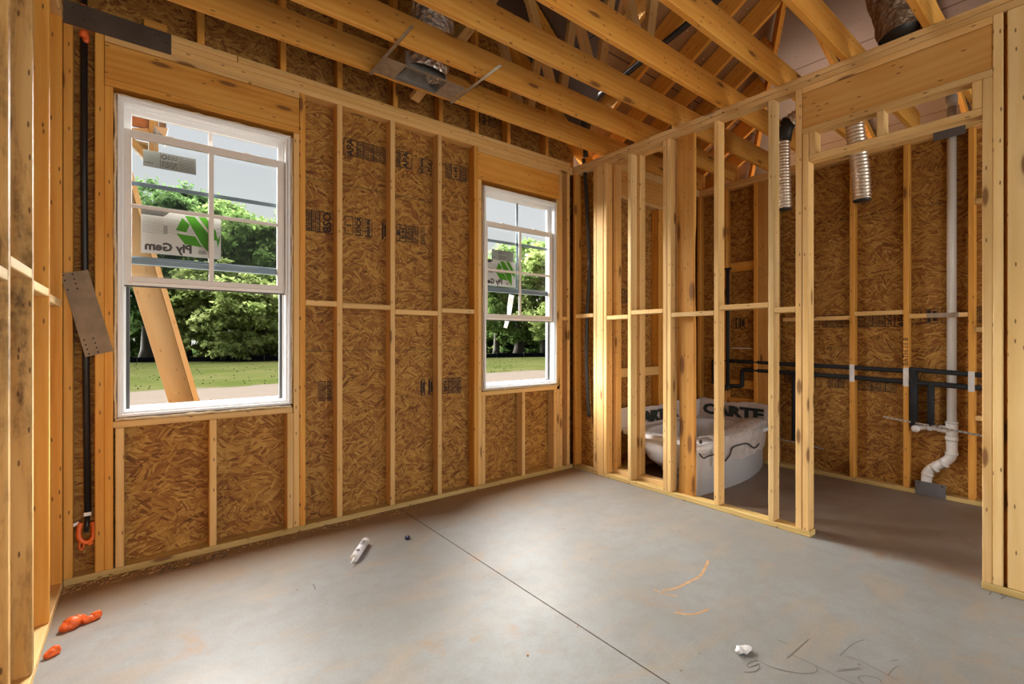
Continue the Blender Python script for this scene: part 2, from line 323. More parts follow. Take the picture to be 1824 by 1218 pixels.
# ------------------------------------------------------------------ mesh helpers
class MB:
    def __init__(s): s.v = []; s.f = []; s.gv = []; s.mi = []; s.cur = 0; s.smooth = []; s.sm = False
    def add(s, vs, fs, g=None):
        b = len(s.v); s.v += [Vector(v) for v in vs]
        if g is None: g = [(v[0] + v[1] * .37, v[2] + v[1] * .11, v[1]) for v in vs]
        s.gv += [tuple(x) for x in g]
        for f in fs: s.f.append(tuple(i + b for i in f)); s.mi.append(s.cur); s.smooth.append(s.sm)
        return s
    def box(s, x, y, z, long=None, bev=.0030, M4=None):
        x0, x1 = sorted(x); y0, y1 = sorted(y); z0, z1 = sorted(z)
        d = [x1 - x0, y1 - y0, z1 - z0]
        if long is None: long = d.index(max(d))
        bm = bmesh.new(); bmesh.ops.create_cube(bm, size=1.)
        for v in bm.verts: v.co = Vector(((x0 + x1) / 2 + v.co.x * d[0], (y0 + y1) / 2 + v.co.y * d[1], (z0 + z1) / 2 + v.co.z * d[2]))
        bv = min(bev, min(d) * .3)
        if bv > 0: bmesh.ops.bevel(bm, geom=list(bm.edges), offset=bv, segments=1, affect='EDGES', profile=.5)
        off = (R.uniform(0, 40), R.uniform(-.2, .2), R.uniform(-.2, .2))
        o2 = [i for i in range(3) if i != long]; c = [(x0 + x1) / 2, (y0 + y1) / 2, (z0 + z1) / 2]
        vs = [v.co.copy() for v in bm.verts]
        g = [(v[long] - c[long] + off[0], v[o2[0]] - c[o2[0]] + off[1], v[o2[1]] - c[o2[1]] + off[2]) for v in vs]
        bm.verts.index_update(); fs = [[v.index for v in f.verts] for f in bm.faces]; bm.free()
        if M4 is not None: vs = [M4 @ v for v in vs]
        return s.add(vs, fs, g)
    def beam(s, p0, p1, w, h, up=(0, 0, 1)):
        p0 = Vector(p0); p1 = Vector(p1); d = (p1 - p0); L = d.length; d.normalize()
        u = Vector(up); sd = d.cross(u).normalized(); u = sd.cross(d).normalized()
        m = Matrix((d, sd, u)).transposed().to_4x4(); m.translation = (p0 + p1) / 2
        return s.box((-L / 2, L / 2), (-w / 2, w / 2), (-h / 2, h / 2), 0, M4=m)
    def prism(s, pts, axis, a0, a1):
        # pts: 2-D outline in the other two axes, extruded along axis
        o = [i for i in range(3) if i != axis]; n = len(pts); vs = []
        for a in (a0, a1):
            for p in pts:
                v = [0, 0, 0]; v[axis] = a; v[o[0]] = p[0]; v[o[1]] = p[1]; vs.append(v)
        off = R.uniform(0, 30); ext = [max(p[i] for p in pts) - min(p[i] for p in pts) for i in (0, 1)]; lo = 0 if ext[0] > ext[1] else 1
        g = [(v[o[lo]] + off, v[o[1 - lo]] + .05, v[axis]) for v in vs]
        fs = [tuple(range(n))[::-1], tuple(range(n, 2 * n))] + [(i, (i + 1) % n, n + (i + 1) % n, n + i) for i in range(n)]
        return s.add(vs, fs, g)
    def tube(s, pts, r, seg=12, cap=True, rf=None, smoothpath=0):
        P = [Vector(p) for p in pts]
        if smoothpath:
            Q = []
            for i in range(len(P) - 1):
                a = P[max(i - 1, 0)]; b = P[i]; c = P[i + 1]; d = P[min(i + 2, len(P) - 1)]
                for k in range(smoothpath):
                    t = k / smoothpath
                    Q.append(.5 * ((2 * b) + (c - a) * t + (2 * a - 5 * b + 4 * c - d) * t * t + (3 * b - a - 3 * c + d) * t ** 3))
            P = Q + [P[-1]]
        n = len(P); vs = []; g = []; L = 0
        t = (P[1] - P[0]).normalized()
        u = t.orthogonal().normalized()
        for i, p in enumerate(P):
            t2 = ((P[min(i + 1, n - 1)] - P[max(i - 1, 0)])).normalized()
            u = (u - t2 * u.dot(t2)).normalized(); w = t2.cross(u)
            rr = r if not callable(r) else r(i / (n - 1))
            if i: L += (P[i] - P[i - 1]).length
            for k in range(seg):
                a = 2 * PI * k / seg
                q = rr * (rf(L, a) if rf else 1.)
                vs.append(p + u * (math.cos(a) * q) + w * (math.sin(a) * q)); g.append((L, a * .05, 0))
        fs = [(i * seg + k, i * seg + (k + 1) % seg, (i + 1) * seg + (k + 1) % seg, (i + 1) * seg + k) for i in range(n - 1) for k in range(seg)]
        if cap: fs += [tuple(range(seg))[::-1], tuple((n - 1) * seg + k for k in range(seg))]
        o = s.sm; s.sm = True; s.add(vs, fs, g); s.sm = o
        return s
    def lathe(s, prof, m4, seg=24):
        vs = []; n = len(prof)
        for (r, z) in prof:
            for k in range(seg):
                a = 2 * PI * k / seg; vs.append(m4 @ Vector((r * math.cos(a), r * math.sin(a), z)))
        fs = [(i * seg + k, i * seg + (k + 1) % seg, (i + 1) * seg + (k + 1) % seg, (i + 1) * seg + k) for i in range(n - 1) for k in range(seg)]
        fs += [tuple(range(seg))[::-1], tuple((n - 1) * seg + k for k in range(seg))]
        o = s.sm; s.sm = True; s.add(vs, fs); s.sm = o
        return s
    def quad(s, a, b, c, d): return s.add([a, b, c, d], [(0, 1, 2, 3)])
    def text(s, txt, size, m4, align='CENTER', bold=0.):
        cu = bpy.data.curves.new('t', 'FONT'); cu.body = txt; cu.size = size; cu.align_x = align; cu.align_y = 'CENTER'; cu.resolution_u = 2; cu.offset = bold
        ob = bpy.data.objects.new('t', cu); me = bpy.data.meshes.new_from_object(ob)
        vs = [m4 @ v.co for v in me.vertices]; fs = [tuple(p.vertices) for p in me.polygons]
        s.add(vs, fs); bpy.data.objects.remove(ob); bpy.data.meshes.remove(me); bpy.data.curves.remove(cu)
        return s
    def build(s, name, mat, parent=None, loc=None):
        mats = mat if isinstance(mat, (list, tuple)) else [mat]
        if loc is None:
            if parent is not None: loc = Vector((0, 0, 0))
            else:
                mn = Vector([min(v[i] for v in s.v) for i in range(3)]); mx = Vector([max(v[i] for v in s.v) for i in range(3)])
                loc = Vector(((mn.x + mx.x) / 2, (mn.y + mx.y) / 2, mn.z))
        base = Vector((0, 0, 0)); p = parent
        while p is not None: base += p.location; p = p.parent
        org = base + Vector(loc)
        me = bpy.data.meshes.new(name); me.from_pydata([v - org for v in s.v], [], s.f)
        for m in mats: me.materials.append((M.get(m) or bpy.data.materials[m]) if isinstance(m, str) else m)
        if len(mats) > 1: me.polygons.foreach_set('material_index', s.mi)
        me.polygons.foreach_set('use_smooth', s.smooth)
        at = me.attributes.new('g', 'FLOAT_VECTOR', 'POINT')
        at.data.foreach_set('vector', [x for g in s.gv for x in g])
        me.validate(); me.update()
        o = bpy.data.objects.new(name, me); C.objects.link(o); o.location = loc
        if parent is not None: o.parent = parent
        return o

def tag(o, label=None, cat=None, group=None, kind=None):
    if label: o['label'] = label
    if cat: o['category'] = cat
    if group: o['group'] = group
    if kind: o['kind'] = kind
    return o
def thing(name, label, cat, loc, group=None, kind='thing'):
    o = bpy.data.objects.new(name, None); C.objects.link(o); o.location = loc; o.empty_display_size = .1
    return tag(o, label, cat, group, kind)
def board(name, label, cat, x, y, z, mat='pine', group=None, long=None, bev=.0036):
    return tag(MB().box(x, y, z, long, bev).build(name, mat), label, cat, group, 'thing')
def struct(o): o['kind'] = 'structure'; return o
def rot(ax, a): return Matrix.Rotation(a, 4, ax)
def T(v): return Matrix.Translation(Vector(v))
# ================================================================== SETTING
ZT = 3.053           # top of the double top plates
S = .089; P = .038
def osbbox(mb, x, y, z, plane):
    (x0, x1), (y0, y1), (z0, z1) = x, y, z
    vs = [(a, b, c) for c in (z0, z1) for b in (y0, y1) for a in (x0, x1)]
    fs = [(0, 2, 3, 1), (4, 5, 7, 6), (0, 1, 5, 4), (2, 6, 7, 3), (0, 4, 6, 2), (1, 3, 7, 5)]
    g = [((v[0] if plane == 'A' else v[1] + 11.), v[2], 0) for v in vs]
    mb.add(vs, fs, g)
# --- slab
mb = MB()
mb.box((-5.2, 4.3), (-7.2, .10), (-.22, 0), bev=0)
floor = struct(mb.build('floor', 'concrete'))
mb = MB()
a = onZ(745, 925); mb.box((-1.895, -1.889), (-6.9, -.02), (.0002, .0007), bev=0)
mb.box((-1.885, 4.0), (-3.702, -3.696), (.0002, .0007), bev=0)
mb.build('control_joint', 'joint', floor)
# --- exterior sheathing of the window wall, with its gable
mb = MB(); y = (S, .1005)
W1, W2 = (-3.584, -2.654), (-1.118, -.190)
ZS, ZH = .850, 2.667
for (x0, x1, z0, z1) in ((-3.90, W1[0], 0, 3.09), (W1[0], W1[1], 0, ZS), (W1[0], W1[1], ZH, 3.09), (W1[1], W2[0], 0, 3.09),
                         (W2[0], W2[1], 0, ZS), (W2[0], W2[1], ZH, 3.09), (W2[1], .1005, 0, 3.09)):
    osbbox(mb, (x0, x1), y, (z0, z1), 'A')
dk = lambda X: 5.075 - .85 * abs(X + 1.9)
pts = [(-3.90, 3.09), (.1005, 3.09), (.1005, dk(.1005)), (-1.9, dk(-1.9)), (-3.90, dk(-3.9))]
vs = [(p[0], yy, p[1]) for yy in y for p in pts]; n = 5
mb.add(vs, [(0, 1, 2, 3, 4), (9, 8, 7, 6, 5)] + [(i, (i + 1) % n, n + (i + 1) % n, n + i) for i in range(n)], [(v[0], v[2], 0) for v in vs])
mb.cur = 1
for z in (1.221, 2.441):
    for x0, x1 in ((-3.75, W1[0]), (W1[1], W2[0]), (W2[1], 0)):
        mb.box((x0, x1), (S - .0006, S), (z - .0016, z + .0016), bev=0)
wall_back = struct(mb.build('wall_back', ['osb', plain('green_edge_seal', (.035, .05, .018), .8)]))
# --- sheathing of the jog beside the corner, of the bathroom's outside walls and of the left wall
mb = MB(); osbbox(mb, (S, .1005), (-.30, S), (0, ZT), 'B'); struct(mb.build('wall_corner', 'osb'))
mb = MB(); osbbox(mb, (.1005, 1.79), (-.311, -.2995), (0, ZT), 'A')
wall_bath = struct(mb.build('wall_bath', 'osb'))
mb = MB(); osbbox(mb, (1.779, 1.7905), (-4.6, -.2995), (0, ZT), 'B')
mb.cur = 1
for z in (1.221, 2.441): mb.box((1.7784, 1.779), (-3.4, -.32), (z - .0016, z + .0016), bev=0)
wall_right = struct(mb.build('wall_right', ['osb', bpy.data.materials['green_edge_seal']]))
mb = MB(); osbbox(mb, (-3.8865, -3.875), (-4.6, .1005), (0, ZT), 'B'); struct(mb.build('wall_left', 'osb'))

# eave boards closing the roof over the bathroom walls, and the house wall beyond
mb = MB(); osbbox(mb, (.12, 4.4), (.345, .357), (2.9, 3.13), 'A'); osbbox(mb, (.12, 4.4), (-.29, .345), (2.95, 2.96), 'A'); struct(mb.build('trim_1', 'osb'))
mb = MB(); osbbox(mb, (4.28, 4.3), (-7.2, .34), (0, 2.93), 'B'); struct(mb.build('wall_end', 'osb'))
# --- roof decks (foil-faced boards on rafters)
def deck(name, poly, zf, gdir, mat='foil'):
    th = .013; mb = MB(); n = len(poly)
    vs = [(x, y, zf(x, y)) for x, y in poly] + [(x, y, zf(x, y) + th) for x, y in poly]
    g = [((v[1], math.hypot(v[0], v[2]) * (1 if v[0] < 0 else 1), 0) if gdir == 'x' else (v[0], v[1] * 1.17, 0)) for v in vs]
    g = [((v[1], v[0] * (1.31 if gdir == 'x1' else 1.064), 0) if gdir[0] == 'x' else (v[0], v[1] * 1.17, 0)) for v in vs]
    mb.add(vs, [tuple(range(n)), tuple(range(2 * n - 1, n - 1, -1))] + [(i, (i + 1) % n, n + (i + 1) % n, n + i) for i in range(n)], g)
    return struct(mb.build(name, [mat]))
p1 = lambda x, y: 5.085 - .85 * abs(x + 1.9)
p2 = lambda x, y: 3.375 - .6 * y
p3 = lambda x, y: 3.965 + .363 * (1.87 - x)
p4 = lambda x, y: 5.333 + .363 * (x + 1.9)
deck('ceiling', [(-1.9, .40), (-1.9, -2.98), (.47, .40)], p1, 'x1')
deck('ceiling.001', [(-1.9, .40), (-4.27, .40), (-1.9, -2.98)], p1, 'x1')
deck('ceiling.002', [(.47, .40), (-1.9, -2.98), (-1.33, -2.98), (4.28, .40)], p2, 'y', 'deckwood')
deck('ceiling.003', [(4.28, .40), (-1.33, -2.98), (-1.9, -2.98), (-1.9, -7.2), (4.9, -7.2), (4.9, .40)], p3, 'x')
deck('ceiling.004', [(-4.27, .40), (-8.08, .40), (-2.47, -2.98), (-1.9, -2.98)], p2, 'y')
deck('ceiling.005', [(-8.08, .40), (-8.7, .40), (-8.7, -7.2), (-1.9, -7.2), (-1.9, -2.98), (-2.47, -2.98)], p4, 'x')

# ================================================================== FRAMING OF THE WINDOW WALL
GA = 'framing studs of the window wall'
YA = (0, S)
def studA(x0, label, z0=P, z1=2.977, w=P, group=GA, name='wall_stud', mat='pine', cat='stud'):
    return board(name, label, cat, (x0, x0 + w), YA, (z0, z1), mat, group, 2)
board('bottom_plate', 'greenish bottom plate on the concrete along the window wall', 'plate', (-3.786, 0), YA, (0, P), 'treated', 'bottom plates')
board('top_plate', 'lower board of the double top plate above both windows', 'plate', (-3.786, 0), YA, (2.977, 3.0145), 'pine', 'top plates')
board('top_plate', 'upper board of the double top plate above both windows, closed by the corner', 'plate', (-3.786, 0), (.0045, S), (3.0155, ZT), 'pine', 'top plates')
board('cap_plate', 'short board lying over the left window top plates, behind the dark steel strap', 'plate', (-3.66, -2.985), YA, (ZT + .0004, 3.091), 'pine', 'boards capping the window wall')
board('cap_plate', 'long board capping the window wall plates from left window to the corner', 'plate', (-2.982, -.03), YA, (ZT + .0004, 3.091), 'pine', 'boards capping the window wall')
board('blocking', 'stubby wood block standing on the plates above the left window', 'block', (-3.45, -3.36 + .02), (.046, .084), (3.0915, 3.16), 'fir')
studA(-3.786, 'stud in the left corner beside the black vertical pipe', mat='fir')
studA(-3.660, 'full-height stud just right of the black pipe, behind the slanted steel plate', mat='fir')
studA(-3.6216, 'stud carrying the header at the left edge of the left window', z1=2.697, mat='fir')
studA(-3.575, 'short stud under the left end of the left window sill', z1=.8115)
studA(-3.134, 'short middle stud under the left window', z1=.8115)
studA(-2.694, 'short stud under the right end of the left window sill', z1=.8115)
studA(-2.655, 'stud carrying the header at the right edge of the left window', z1=2.697)
studA(-2.616, 'full-height stud just right of the left window', mat='fir')
studA(-2.366, 'first full stud right of the left window, left of three between the windows')
studA(-1.965, 'middle one of the three full studs between the windows')
studA(-1.556, 'right one of the three full studs between the windows')
studA(-1.200, 'full-height stud left of the right window', mat='fir')
studA(-1.1608, 'stud carrying the header at the left edge of the right window', z1=2.697)
studA(-1.1216, 'short stud under the left end of the right window sill', z1=.8115)
studA(-.668, 'short middle stud under the right window', z1=.8115)
studA(-.263, 'short stud under the right end of the right window sill', z1=.8115)
studA(-.224, 'stud carrying the header at the right edge of the right window', z1=2.697)
studA(-.185, 'full-height stud right of the right window, left of a dark gap')
studA(-.0785, 'corner stud of the window wall against the partition')
for nm, (x0, x1), k in (('left', (-3.6205, -2.6165), 0), ('right', (-1.1602, -.1855), 1)):
    hd = thing('window_header', 'wide orange header board above the %s window' % nm, 'header', ((x0 + x1) / 2, .045, 2.6985), 'window headers')
    MB().box((x0, x1), (.0065, .045), (2.7368, 2.936), 0).box((x0, x1), (.046, .088), (2.7365, 2.937), 0).build('header_board', 'fir', hd)
    MB().box((x0, x1), YA, (2.6985, 2.736), 0).build('lower_flat', 'fir', hd)
    MB().box((x0, x1), YA, (2.9375, 2.9765), 0).build('upper_flat', 'pine', hd)
    a, b = (W1 if k == 0 else W2)
    board('rough_sill', 'flat sill board under the %s window' % nm, 'sill', (a - .004, b + .004 if k else b - .006), YA, (.812, .849), 'pine', 'rough sills')
for (x0, x1, zc, lab) in ((-2.5775, -2.3665, 1.556, 'short flat block just right of the left window, at half height'),
                          (-2.3275, -1.9655, 1.548, 'half-height block between the first and second studs right of the left window'),
                          (-1.9265, -1.5565, 1.518, 'half-height block between the second and third studs right of the left window'),
                          (-1.5175, -1.2005, 1.545, 'half-height block just left of the right window')):
    board('blocking', lab, 'block', (x0, x1), (0, S), (zc - .019, zc + .019), 'pine', 'blocks between the window wall studs')
board('blocking', 'tiny block closing the dark gap right of the right window', 'block', (-.1465, -.079), YA, (1.497, 1.535), 'pine', 'blocks between the window wall studs')
# gable studs over the window wall
for i, px in enumerate((358, 505, 606, 705, 786, 850, 907, 975)):
    X = onY(px, 100, 0).x
    lab = ['gable stud above the left part of the left window', 'gable stud above the right edge of the left window', 'gable stud above the first stud right of the left window',
           'gable stud behind the sheet metal duct boot', 'gable stud just right of the duct boot', 'gable stud above the left edge of the right window',
           'gable stud above the middle of the right window', 'gable stud above the right window right edge, nearest the corner'][i]
    board('gable_stud', lab, 'stud', (X - .019, X + .019), (.001, S), (3.0915, dk(X) - .14), 'fir', 'gable studs above the window wall', 2)
rk = MB(); rk.beam((-1.9, .044, 4.98 - .02), (.40, .044, 3.055), S, .115); tag(rk.build('gable_rafter', 'fir'), 'sloping gable rafter coming down to the corner above the right window', 'rafter', 'gable rafters', 'thing')
rk = MB(); rk.beam((-4.2, .044, 3.055), (-1.9, .044, 4.98 - .02), S, .115); tag(rk.build('gable_rafter', 'fir'), 'sloping gable rafter above the left corner', 'rafter', 'gable rafters', 'thing')

# ================================================================== LEFT WALL
GL = 'studs of the left wall'
XL = (-3.875, -3.786)
for yy, lab in ((-.0405, 'left wall stud in the corner, farthest from the viewer'), (-.482, 'left wall stud with its bright edge, second from the window wall'),
                (-.896, 'left wall stud with dark stains, third from the window wall'), (-1.309, 'left wall stud, fourth from the window wall'),
                (-1.72, 'left wall stud nearest the viewer, cut by the picture edge')):
    board('wall_stud', lab, 'stud', XL, (yy, yy + P), (P, 2.977), 'stained' if yy < -.8 else 'fir', GL, 2)
board('bottom_plate', 'pale bottom plate on the floor along the left wall', 'plate', XL, (-4.2, -.001), (0, P), 'spf', 'bottom plates')
board('top_plate', 'lower top plate of the left wall', 'plate', XL, (-4.2, -.001), (2.977, 3.0148), 'pine', 'top plates')
board('top_plate', 'upper top plate of the left wall', 'plate', XL, (-4.2, -.001), (3.0152, ZT), 'pine', 'top plates')
for (y0, y1, zc, lab) in ((-.4435, -.041, 1.492, 'splintered bright block of the left wall next to the corner'), (-.8575, -.4825, 1.512, 'lower bright block in the left wall, second from the corner'),
                          (-1.2705, -.8965, 1.549, 'upper bright block in the left wall, third from the corner'), (-1.6815, -1.3095, 1.50, 'bright block of the left wall at the picture edge')):
    board('blocking', lab, 'block', XL, (y0, y1), (zc - .019, zc + .019), 'spf', 'blocks of the left wall')

# ================================================================== PARTITION TO THE BATHROOM
GB = 'studs of the bathroom partition'
XB = (0, S)
def studB(y, label, z0=P, z1=2.977, mat='pine', w=P, x=XB, group=GB):
    return board('wall_stud', label, 'stud', x, (y - w, y), (z0, z1), mat, group, 2)
board('bottom_plate', 'bottom plate of the partition, from the corner to the flat post', 'plate', XB, (-.3135, -.001), (0, P), 'treated', 'bottom plates')
board('bottom_plate', 'pale bottom plate of the partition, from the flat post to the doorway', 'plate', XB, (-2.172, -.402), (0, P), 'treated', 'bottom plates')
board('bottom_plate', 'greenish bottom plate right of the doorway', 'plate', XB, (-4.2, -2.978), (0, P), 'treated', 'bottom plates')
board('top_plate', 'lower top plate along the whole bathroom partition', 'plate', XB, (-4.2, -.001), (2.977, 3.0148), 'pine', 'top plates')
board('top_plate', 'upper top plate along the whole bathroom partition, carrying the joists', 'plate', (-.004, S), (-4.2, -.001), (3.0155, ZT), 'pine', 'top plates')
studB(-.001, 'corner stud of the partition against the window wall', mat='fir')
studB(-.276, 'stud at the window side of the flat bright post')
board('wall_stud', 'flat bright post turned sideways, full of nail holes, near the right window', 'stud', (0, P), (-.401, -.315), (.002, 2.977), 'pine', GB, 2)
studB(-.405, 'stud on the bathroom side of the flat bright post')
studB(-.689, 'single partition stud in front of the tub left end', mat='spf')
studB(-1.056, 'left one of the paired studs touching the wide knotty board')
studB(-1.0955, 'right one of the paired studs touching the wide knotty board', mat='spf')
studB(-1.507, 'partition stud right of the wide knotty board, in front of the tub apron')
studB(-1.907, 'partition stud left of the doorway studs, beside the hanging flex duct', mat='spf')
studB(-2.083, 'full-height stud on the left of the doorway')
studB(-2.125, 'stud carrying the door header on the left of the doorway', z1=2.665)
studB(-2.981, 'stud carrying the door header on the right of the doorway', z1=2.665)
studB(-3.0195, 'full-height stud on the right of the doorway', mat='spf')
board('wall_stud', 'wide flat panel board with nail holes right of the doorway', 'stud', (.004, .042), (-3.36, -3.072), (P + .001, 2.976), 'spf', GB, 2)
board('wall_stud', 'dark stud deep in the slot between the right doorway stud and the wide flat panel', 'stud', (.043, S), (-3.12, -3.0585), (P + .001, 2.976), 'fir', GB, 2)
studB(-3.60, 'partition stud behind the wide flat panel, outside the picture') if False else None
# wide wany board
yl, yr = onX(1205, 700, .05).y, onX(1236.5, 700, .05).y
mb = MB(); zz = [P + .001 + (2.976 - P) * i / 24 for i in range(25)]; rw = random.Random(3)
lft = [(yl - .006 - .022 * max(0, math.sin(z * 2.1 + .4)) - rw.uniform(0, .004), z) for z in zz]
rgt = [(yr + .004 + .010 * max(0, math.sin(z * 3.0 + 2.2)) * (1 if 1.1 < z < 2.2 else .2) , z) for z in zz]
mb.prism(lft + rgt[::-1], 0, .05, .088)
for i, v in enumerate(mb.v): mb.gv[i] = (v.z + 3.3, v.y + 1.30, v.x)
tag(mb.build('wide_board', 'wany'), 'wide knotty board with a wavy bark edge standing beside the paired studs', 'board', None, 'thing')
for (y0, y1, zc, lab) in ((-.2755, -.040, 1.542, 'block right in the corner, crossed by the black conduit'), (-.6885, -.4435, 1.510, 'lower block of the partition left of the tub end stud'),
                          (-1.0555, -.7275, 1.546, 'block between the tub end stud and the paired studs'), (-1.5065, -1.134, 1.508, 'block crossing in front of the wide knotty board'),
                          (-1.9065, -1.5455, 1.546, 'block between the two studs in front of the tub apron and flex duct'), (-2.0825, -1.9455, 1.507, 'short nailed block next to the doorway studs')):
    board('blocking', lab, 'block', XB if zc != 1.508 else (0, .0495), (y0, y1), (zc - .019, zc + .019), 'pine', 'blocks of the partition')
hd = thing('door_header', 'wide orange header board above the bathroom doorway', 'header', (.045, -2.57, 2.666), None)
MB().box((.008, .044), (-3.019, -2.122), (2.7045, 2.938), 1).box((.046, .088), (-3.019, -2.122), (2.7045, 2.938), 1).build('header_board', 'ply', hd)
MB().box(XB, (-3.019, -2.1215), (2.6655, 2.704), 1).build('lower_flat', 'pine', hd)
MB().box(XB, (-3.019, -2.1215), (2.9385, 2.9765), 1).build('upper_flat', 'pine', hd)
board('doorway_lintel', 'flat board forming the head of the bathroom doorway, under the short studs', 'lintel', XB, (-2.9805, -2.1635), (2.478, 2.517), 'pine', None, 1)
for y, lab in ((-2.165, 'left short stud over the doorway head'), (-2.528, 'middle short stud over the doorway head'), (-2.942, 'right short stud over the doorway head')):
    board('wall_stud', lab, 'stud', XB, (y - P, y), (2.5175, 2.665), 'pine', 'short studs over the doorway', 2)
board('blocking', 'small offcut block resting on the partition top plate between two joists', 'block', (-.001, S), (onX(1214, 215).y, onX(1196, 215).y), (ZT + .0005, ZT + .038), 'spf')

# second row of framing behind the partition, at the tub end
X2 = (.0905, .170)
board('bottom_plate', 'doubled bottom plate behind the partition at the tub end', 'plate', X2, (-1.045, -.402), (0, .076), 'spf', 'bottom plates')
board('top_plate', 'top plate behind the partition at the tub end', 'plate', X2, (-1.045, -.402), (2.977, ZT), 'pine', 'top plates')
board('wall_stud', 'second-row stud behind the flat bright post, at the tub end', 'stud', X2, (-.482, -.444), (.0765, 2.9765), 'pine', 'second row studs', 2)
board('wall_stud', 'second-row stud behind the single partition stud, at the tub end', 'stud', X2, (-.757, -.719), (.0765, 2.9765), 'pine', 'second row studs', 2)

# ================================================================== BATHROOM OUTSIDE WALLS
YB = (-.40, -.311); GC = 'framing of the bathroom back wall'
board('bottom_plate', 'bottom plate of the bathroom back wall behind the tub', 'plate', (.1705, 1.689), YB, (0, P), 'treated', 'bottom plates')
board('top_plate', 'lower top plate of the bathroom back wall', 'plate', (.1705, 1.689), YB, (2.977, 3.0148), 'pine', 'top plates')
board('top_plate', 'upper top plate of the bathroom back wall', 'plate', (.1705, 1.689), YB, (3.0152, ZT), 'pine', 'top plates')
hd = thing('window_header', 'header board over the sheathed opening in the bathroom back wall', 'header', (.6, -.356, 2.6985), 'window headers')
MB().box((.211, .966), (-.399, -.312), (2.7365, 2.9765), 0).build('header_board', 'ply', hd)
MB().box((.211, .966), YB, (2.6985, 2.736), 0).build('lower_flat', 'pine', hd)
for x, z0, z1, lab in ((.172, P, 2.977, 'bathroom back wall stud at the partition end'), (.890, P, 2.698, 'bathroom back wall stud right of the sheathed opening'), (.929, P, 2.698, 'second stud right of the sheathed opening in the bathroom back wall'),
                       (.968, P, 2.977, 'full-height bathroom stud right of the sheathed opening'), (1.32, P, 2.977, 'bathroom back wall stud behind the wide knotty board'), (.55, P, .93, 'short stud below the sheathed opening, behind the tub')):
    board('wall_stud', lab, 'stud', (x, x + P), YB, (z0, z1), 'fir', GC, 2)
board('rough_sill', 'sill board of the sheathed opening above the tub', 'sill', (.211, .889), YB, (.9305, 1.02), 'pine', 'rough sills')
XF = (1.69, 1.779); GF = 'studs of the far bathroom wall'
board('bottom_plate', 'bottom plate along the far bathroom wall', 'plate', XF, (-4.2, -.312), (0, P), 'treated', 'bottom plates')
board('top_plate', 'lower top plate of the far bathroom wall', 'plate', XF, (-4.2, -.312), (2.977, 3.0148), 'pine', 'top plates')
board('top_plate', 'upper top plate of the far bathroom wall', 'plate', XF, (-4.2, -.312), (3.0152, ZT), 'pine', 'top plates')
for y, lab in ((-.372, 'far bathroom stud in the corner behind the tub'), (-.690, 'far bathroom stud behind the insulated riser pipe'), (-1.022, 'far bathroom stud left of the wide flat board'),
               (-1.893, 'far bathroom stud, left one seen through the doorway'), (-2.284, 'far bathroom stud with handwriting, left of the white pipe'),
               (-2.69, 'far bathroom stud just right of the white pipe'), (-3.12, 'far bathroom stud hidden at the right of the doorway')):
    if y > -3:
        o = board('wall_stud', lab, 'stud', XF, (y - P, y), (P, 2.977), 'fir', GF, 2)
    if abs(y + 2.284) < .01: bstud = o
board('wide_board', 'wide flat board standing on the far bathroom wall above the tub end', 'board', (1.70, 1.738), (-1.275, -1.0605), (P, 2.977), 'ply', None, 2)
def facing_negX(x, y, z, ang=0.):
    # text plane facing -X: reading direction -Y, up +Z, turned by ang in its own plane
    m = Matrix(((0, 0, -1), (-1, 0, 0), (0, 1, 0))).to_4x4()
    return T((x, y, z)) @ m @ rot('Z', ang)
def facing_negY(x, y, z, ang=0., mirror=False):
    m = Matrix(((1, 0, 0), (0, 0, -1), (0, 1, 0))).to_4x4()
    if mirror: m = m @ Matrix.Diagonal((-1, 1, 1, 1))
    return T((x, y, z)) @ m @ rot('Z', ang)
mb = MB(); mb.text('BATH 11 8', .052, facing_negX(1.6893, -2.303, 1.20, PI / 2))
mb.build('lettering', 'ink', bstud, loc=-bstud.location + bstud.location)
for (y0, y1, zc, lab, x) in ((-1.892, -1.314, 1.507, 'half-height block of the far bathroom wall beside the doorway stud', XF), (-2.2835, -1.9315, 1.540, 'half-height block of the far bathroom wall, raised one in the doorway', XF),
                          (-2.6895, -2.3225, 1.503, 'half-height block crossed by the white pipe', (1.69, 1.705)), (-3.3, -2.7285, 1.382, 'small block right of the white pipe at mid height', XF),
                          (-3.3, -2.7285, .687, 'small low block right of the white pipe', XF), (-3.3, -2.7285, 2.389, 'small high block right of the white pipe', XF)):
    board('blocking', lab, 'block', x, (y0, y1), (zc - .019, zc + .019), 'pine', 'blocks of the far bathroom wall')
for (zc, h, lab) in ((2.108, .10, 'wide block on the far bathroom wall above the insulated riser'), (.813, .09, 'wide block behind the insulated pipes above the tub'), (.617, .085, 'low wide block just above the tub film')):
    board('blocking', lab, 'block', (1.735, 1.773), (-1.0215, -.7285), (zc - h / 2, zc + h / 2), 'fir', 'blocks of the far bathroom wall')

